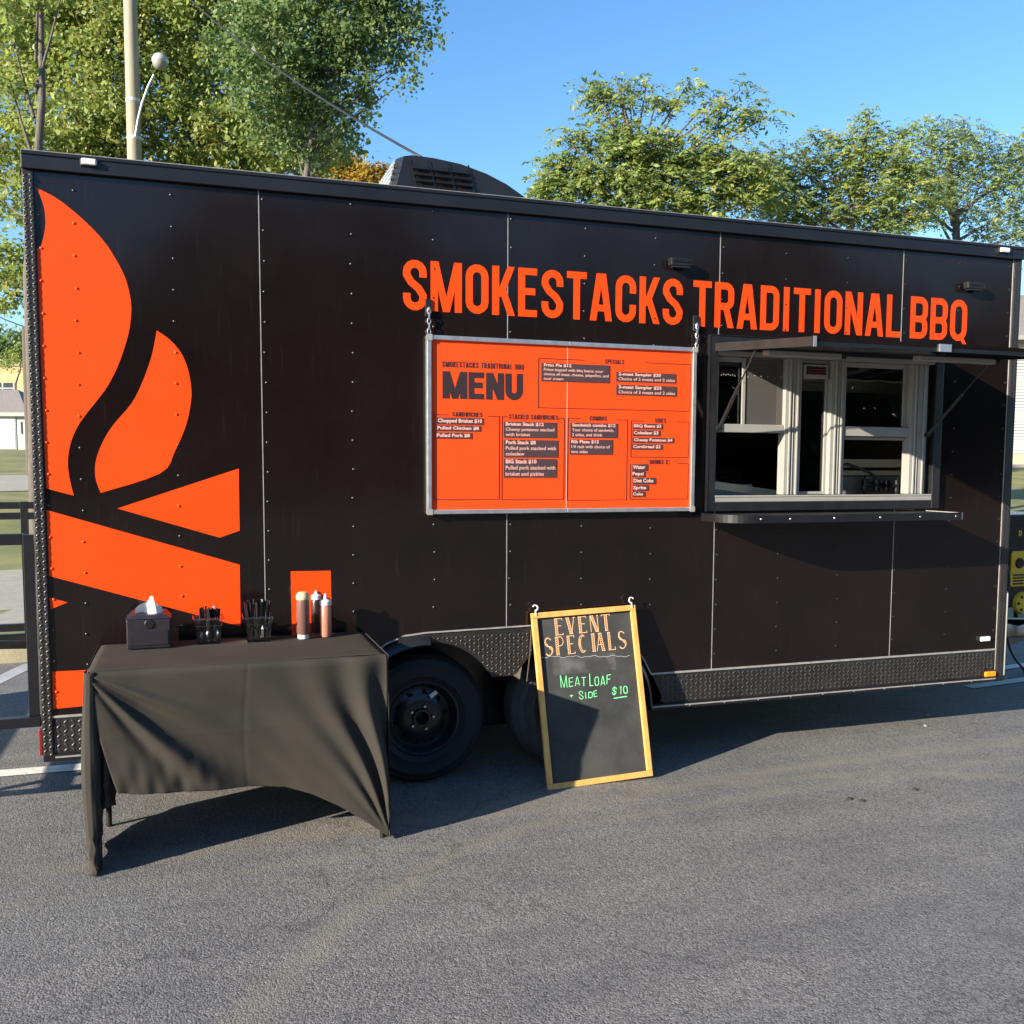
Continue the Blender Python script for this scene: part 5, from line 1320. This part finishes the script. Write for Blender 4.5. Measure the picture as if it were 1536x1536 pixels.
def tree(name, label, base_uv, dep, lobes, pal, leaf=.13, dens=1., clus=.30, per=34, trunk_r=.16, seed=1, squash=.85, hang=.0, group=None, cat='tree', frond=0., rim=.55):
    """lobes: (u, v, radius px, depth offset); the crown is a cloud of twig clusters, each with its own leaves"""
    r_ = np.random.default_rng(seed)
    bp = PD(base_uv[0], base_uv[1], dep); bx_, by_ = float(bp[0]), float(bp[1]); bz = hz(bx_, by_)
    t = thing(name, label, cat, (bx_, by_, bz), group)
    C_, V = [], []
    for lo in lobes:
        u, v, rp = lo[:3]; dd = dep + (lo[3] if len(lo) > 3 else 0)
        C_.append(PD(u, v, dd)); V.append(rp * dd / F_PX)
    C_ = np.array(C_); V = np.array(V)
    m = MB(); cz = C_[:, 2]; top = Vector(C_[np.argmax(cz)]); mid = Vector(C_.mean(0))
    z_f = bz + max(.8, (cz.min() - bz) * .75); fork = Vector((bx_ + (mid.x - bx_) * .25, by_ + (mid.y - by_) * .25, z_f))
    m.tube([(bx_, by_, bz - .1), (bx_ + .03, by_, bz + (z_f - bz) * .5), fork, fork.lerp(top, .5) + Vector((.1, 0, 0)), top], [trunk_r * 1.2, trunk_r, trunk_r * .85, trunk_r * .5, trunk_r * .12], 9)
    pos, nr, cl, ax_ = [], [], [], []
    for c, R_ in zip(C_, V):
        cv = Vector(c); tt = min(.9, max(.05, (c[2] - z_f) / max(.5, top.z - z_f) * .6)); st = fork.lerp(top, tt)
        midp = st.lerp(cv, .5) + Vector((0, 0, -.12 * (cv - st).length * .3))
        m.tube([st, midp, cv], [trunk_r * .26, trunk_r * .17, trunk_r * .08], 6, False)
        nC = max(3, int(dens * 9 * (R_ / clus) ** 2.15))
        d = r_.normal(size=(nC, 3)); d /= np.linalg.norm(d, axis=1, keepdims=True)
        rad = R_ * r_.uniform(.12, 1., nC) ** rim * r_.choice([1., 1., 1., 1.18], nC)
        cc = c + d * rad[:, None] * np.array([1, 1, squash]) + r_.normal(size=(nC, 3)) * clus * .35
        for q in cc[::7]:
            m.tube([cv, cv.lerp(Vector(q), .55) + Vector((0, 0, .06 * R_)), Vector(q)], [trunk_r * .06, trunk_r * .04, .006], 4, False)
        for q, dq in zip(cc, d):
            if frond:
                nf = max(3, int(per / 12 * r_.uniform(.7, 1.3))); nl = 12; k = nf * nl
                th = r_.uniform(0, 2 * math.pi, nf); up = r_.uniform(-.15, .75, nf)
                fd = np.stack([np.cos(th), np.sin(th), up], 1); fd /= np.linalg.norm(fd, axis=1, keepdims=True)
                side = np.stack([-np.sin(th), np.cos(th), 0 * th], 1); Lf = frond * r_.uniform(.7, 1.25, nf)
                sp = np.linspace(.18, 1., nl)
                base = q + r_.normal(size=(nf, 3)) * clus * .30
                pp = base[:, None] + fd[:, None] * (sp[None, :, None] * Lf[:, None, None]); pp[:, :, 2] -= (sp ** 2)[None] * Lf[:, None] * .55
                sg = np.where(np.arange(nl) % 2, 1., -1.)[None, :, None]
                axx = fd[:, None] * .55 + side[:, None] * sg * .8 - np.array([0, 0, .45]) * sp[None, :, None]
                pp = pp + axx * leaf * .45
                pos.append(pp.reshape(-1, 3)); ax_.append(axx.reshape(-1, 3))
                nn = r_.normal(size=(k, 3)) * .5 + np.array([-.3, -.15, .8]) + np.repeat(fd, nl, 0) * .4; nr.append(nn / np.linalg.norm(nn, axis=1, keepdims=True))
            else:
                k = int(per * r_.uniform(.6, 1.4)); sz_ = clus * r_.uniform(.55, 1.15)
                off = r_.normal(size=(k, 3)) * sz_ * np.array([.55, .55, .42]); off[:, 2] -= hang * np.abs(r_.normal(size=k)) * sz_
                pos.append(q + off)
                nn = r_.normal(size=(k, 3)) * .8 + np.array([-.25, -.15, .6]) + dq * .4; nr.append(nn / np.linalg.norm(nn, axis=1, keepdims=True))
            w = np.clip(r_.normal(r_.uniform(0, 1), .22, k), 0, 1)[:, None]
            cl.append((np.array(pal[0]) * (1 - w) + np.array(pal[1]) * w) * r_.uniform(.75, 1.2, (k, 1)))
            if len(pal) > 2 and r_.random() < .07: cl[-1] = cl[-1] * .35 + np.array(pal[2]) * .65
    m.build('trunk', 'bark', t, smooth=60)
    me = leaves_mesh(np.concatenate(pos), np.concatenate(nr), leaf, np.concatenate(cl), r_, np.concatenate(ax_) if frond else None, .20 if frond else .33)
    link('crown', me, t)
    return len(me.polygons)
G_LIGHT = [(.15, .21, .055), (.34, .37, .115), (.38, .35, .09)]
G_DARK = [(.10, .165, .065), (.22, .285, .10)]
G_MID = [(.125, .185, .055), (.29, .34, .095), (.42, .35, .09)]
G_YEL = [(.30, .22, .04), (.42, .27, .05), (.20, .20, .05)]
cnt = 0
cnt += tree('maple_tree', 'tall leafy maple with pale yellow green leaves behind the lamp pole', (250, 700), 21, [(30, 60, 110), (130, 30, 120), (110, 170, 100, -1), (30, 250, 90), (230, 90, 110), (300, 190, 90), (330, 40, 120, 1), (210, 220, 90), (380, 230, 85), (450, 245, 60), (300, -110, 170), (80, -120, 170), (20, 390, 48), (10, 440, 34), (470, 190, 60), (160, 260, 60), (320, 270, 60)], G_LIGHT, leaf=.098, clus=.34, per=58, dens=.62, trunk_r=.26, seed=3)
cnt += tree('maple_tree', 'tall maple with darker green leaves drooping towards the open sky', (420, 700), 18, [(400, 60, 95), (465, 50, 75), (525, 40, 58), (575, 25, 44), (515, 110, 42), (455, 130, 60), (605, 20, 30), (630, 40, 20), (648, 58, 12), (585, 80, 24), (612, 90, 13), (612, 118, 9), (560, 120, 26), (548, 160, 20), (535, 195, 16), (520, 215, 14), (500, 175, 36), (490, -80, 130), (410, 150, 60), (440, 205, 34), (560, -30, 60), (625, 5, 26), (470, 225, 22)], G_DARK, leaf=.085, clus=.19, per=26, dens=.50, trunk_r=.085, seed=5, hang=.9, rim=.45)
cnt += tree('slender_tree', 'slender tree with a straight grey trunk at the top left corner', (52, 700), 14, [(60, -120, 120), (10, 20, 60), (15, 120, 45), (5, 300, 40, 1), (100, -40, 60)], G_LIGHT, leaf=.09, clus=.22, per=26, dens=.30, trunk_r=.10, seed=8)
cnt += tree('walnut_tree', 'walnut tree with tall feathery shoots behind the middle of the trailer', (985, 700), 15.5, [(838, 250, 32), (820, 285, 30), (800, 292, 20), (866, 205, 20), (840, 205, 12), (905, 150, 26), (925, 118, 12), (888, 128, 14), (945, 150, 18), (925, 205, 34), (960, 240, 44), (900, 255, 46), (1000, 275, 52), (1045, 235, 36), (1065, 150, 16), (1088, 178, 26), (1110, 135, 12), (1130, 160, 15), (1150, 175, 9), (1035, 122, 11), (970, 122, 10), (985, 150, 16), (1015, 160, 16), (1090, 245, 44), (1060, 300, 52), (990, 212, 26), (1130, 280, 46), (860, 290, 40), (940, 295, 46)], G_MID, leaf=.078, clus=.15, per=60, dens=.56, trunk_r=.11, seed=11, frond=.34)
cnt += tree('locust_tree', 'airy yellow green locust tree between the walnut and the right edge', (1240, 700), 17, [(1200, 240, 30), (1222, 205, 18), (1180, 285, 40), (1250, 260, 46), (1300, 190, 24), (1285, 220, 38), (1305, 168, 10), (1330, 245, 45), (1290, 310, 55), (1220, 320, 50), (1358, 195, 16), (1340, 330, 50), (1160, 315, 42), (1150, 260, 30), (1130, 230, 20), (1260, 215, 20), (1380, 300, 45), (1370, 260, 35), (1170, 225, 14)], G_MID, leaf=.064, clus=.16, per=56, dens=.56, trunk_r=.11, seed=13, frond=.26)
cnt += tree('locust_tree', 'airy grey green locust tree above the right end of the trailer', (1420, 700), 19, [(1385, 215, 40), (1420, 195, 28), (1450, 205, 36), (1480, 225, 34), (1420, 255, 50), (1470, 280, 55), (1520, 245, 40), (1530, 300, 45), (1400, 310, 45), (1530, 360, 40), (1480, 340, 40), (1560, 230, 60), (1575, 330, 50), (1350, 270, 30), (1350, 225, 20)], [(.14, .195, .075), (.28, .335, .125)], leaf=.060, clus=.18, per=56, dens=.50, trunk_r=.13, seed=17, frond=.26)
cnt += tree('autumn_tree', 'small tree turning orange and yellow beyond the trailer roof left of the air conditioner', (520, 700), 30, [(485, 252, 22), (515, 246, 24), (545, 256, 22), (572, 264, 18), (500, 275, 35), (550, 285, 35)], G_YEL, leaf=.12, clus=.28, per=34, dens=.8, trunk_r=.10, seed=19)
cnt += tree('dark_tree', 'dark green tree behind the dark pole at the left edge', (10, 690), 72, [(5, 520, 26), (30, 512, 22), (48, 520, 24), (20, 535, 26), (-20, 520, 30)], G_DARK, leaf=.22, clus=.6, per=40, dens=.7, trunk_r=.2, seed=23)
cnt += tree('bright_shrub', 'bright yellow green shrub in front of the yellow brick building', (25, 690), 64.5, [(14, 540, 12), (32, 534, 13), (46, 545, 12)], G_LIGHT, leaf=.16, clus=.4, per=40, dens=.8, trunk_r=.08, seed=29, cat='shrub')
# the wood across the lot behind the camera, seen only as the dark band mirrored in the paint and panes
r_ = np.random.default_rng(41); nW = 60000
wx = r_.uniform(-55, 120, nW); top_ = 15. + 2.2 * np.sin(wx * .21) + 1.5 * np.sin(wx * .53 + 1) + .8 * np.sin(wx * 1.3)
wz = top_ * r_.uniform(0, 1, nW) ** .8; wy = -52 + 3 * np.sin(wx * .37) - r_.uniform(0, 5, nW)
nn = r_.normal(size=(nW, 3)) + np.array([0, .6, .4]); nn /= np.linalg.norm(nn, axis=1, keepdims=True)
wm = leaves_mesh(np.stack([wx, wy, wz], 1), nn, 1.3, np.array([.05, .085, .03]) * r_.uniform(.6, 1.6, (nW, 1)), r_)
wm.name = 'distant_wood'; wd_ = link('distant_wood', wm); stuff(wd_); tag(wd_, 'far off wood mirrored dark in the trailer paint and panes', 'wood')
print('leaves', cnt)

# ================================================================== BITS ON THE GROUND
def pebble(u, v, r, ma, label, name='pebble', cat='pebble'):
    p = onZ(u, v); r_ = np.random.default_rng(int(u * 7 + v)); m = MB(); vs = []; fs = []
    for i in range(3):
        for j in range(7):
            a = 2 * math.pi * j / 7; q = r * (1, .85, .35)[i] * r_.uniform(.75, 1.2); vs.append((p[0] + q * math.cos(a), p[1] + q * math.sin(a), (.0, .35, .6)[i] * r))
    for i in range(2):
        for j in range(7): fs.append((i * 7 + j, i * 7 + (j + 1) % 7, (i + 1) * 7 + (j + 1) % 7, (i + 1) * 7 + j))
    fs.append(tuple(range(14, 21))); m.add(vs, fs); tag(m.build(name, ma), label, cat)
pebble(1392, 1073, .016, 'vinyl_white', 'small pale pebble on the asphalt near the trailer front, farther of two')
pebble(1388, 1089, .013, 'vinyl_white', 'small pale pebble on the asphalt near the trailer front, nearer of two')
pebble(1274, 1199, .018, 'leaf_litter', 'dark scrap on the asphalt, middle one of the three right of the chalkboard', 'dark_scrap', 'debris')
pebble(1293, 1202, .016, 'leaf_litter', 'dark scrap on the asphalt, nearest to the camera of the three', 'dark_scrap', 'debris')
pebble(1372, 1185, .018, 'leaf_litter', 'dark scrap on the asphalt, rightmost of the three', 'dark_scrap', 'debris')
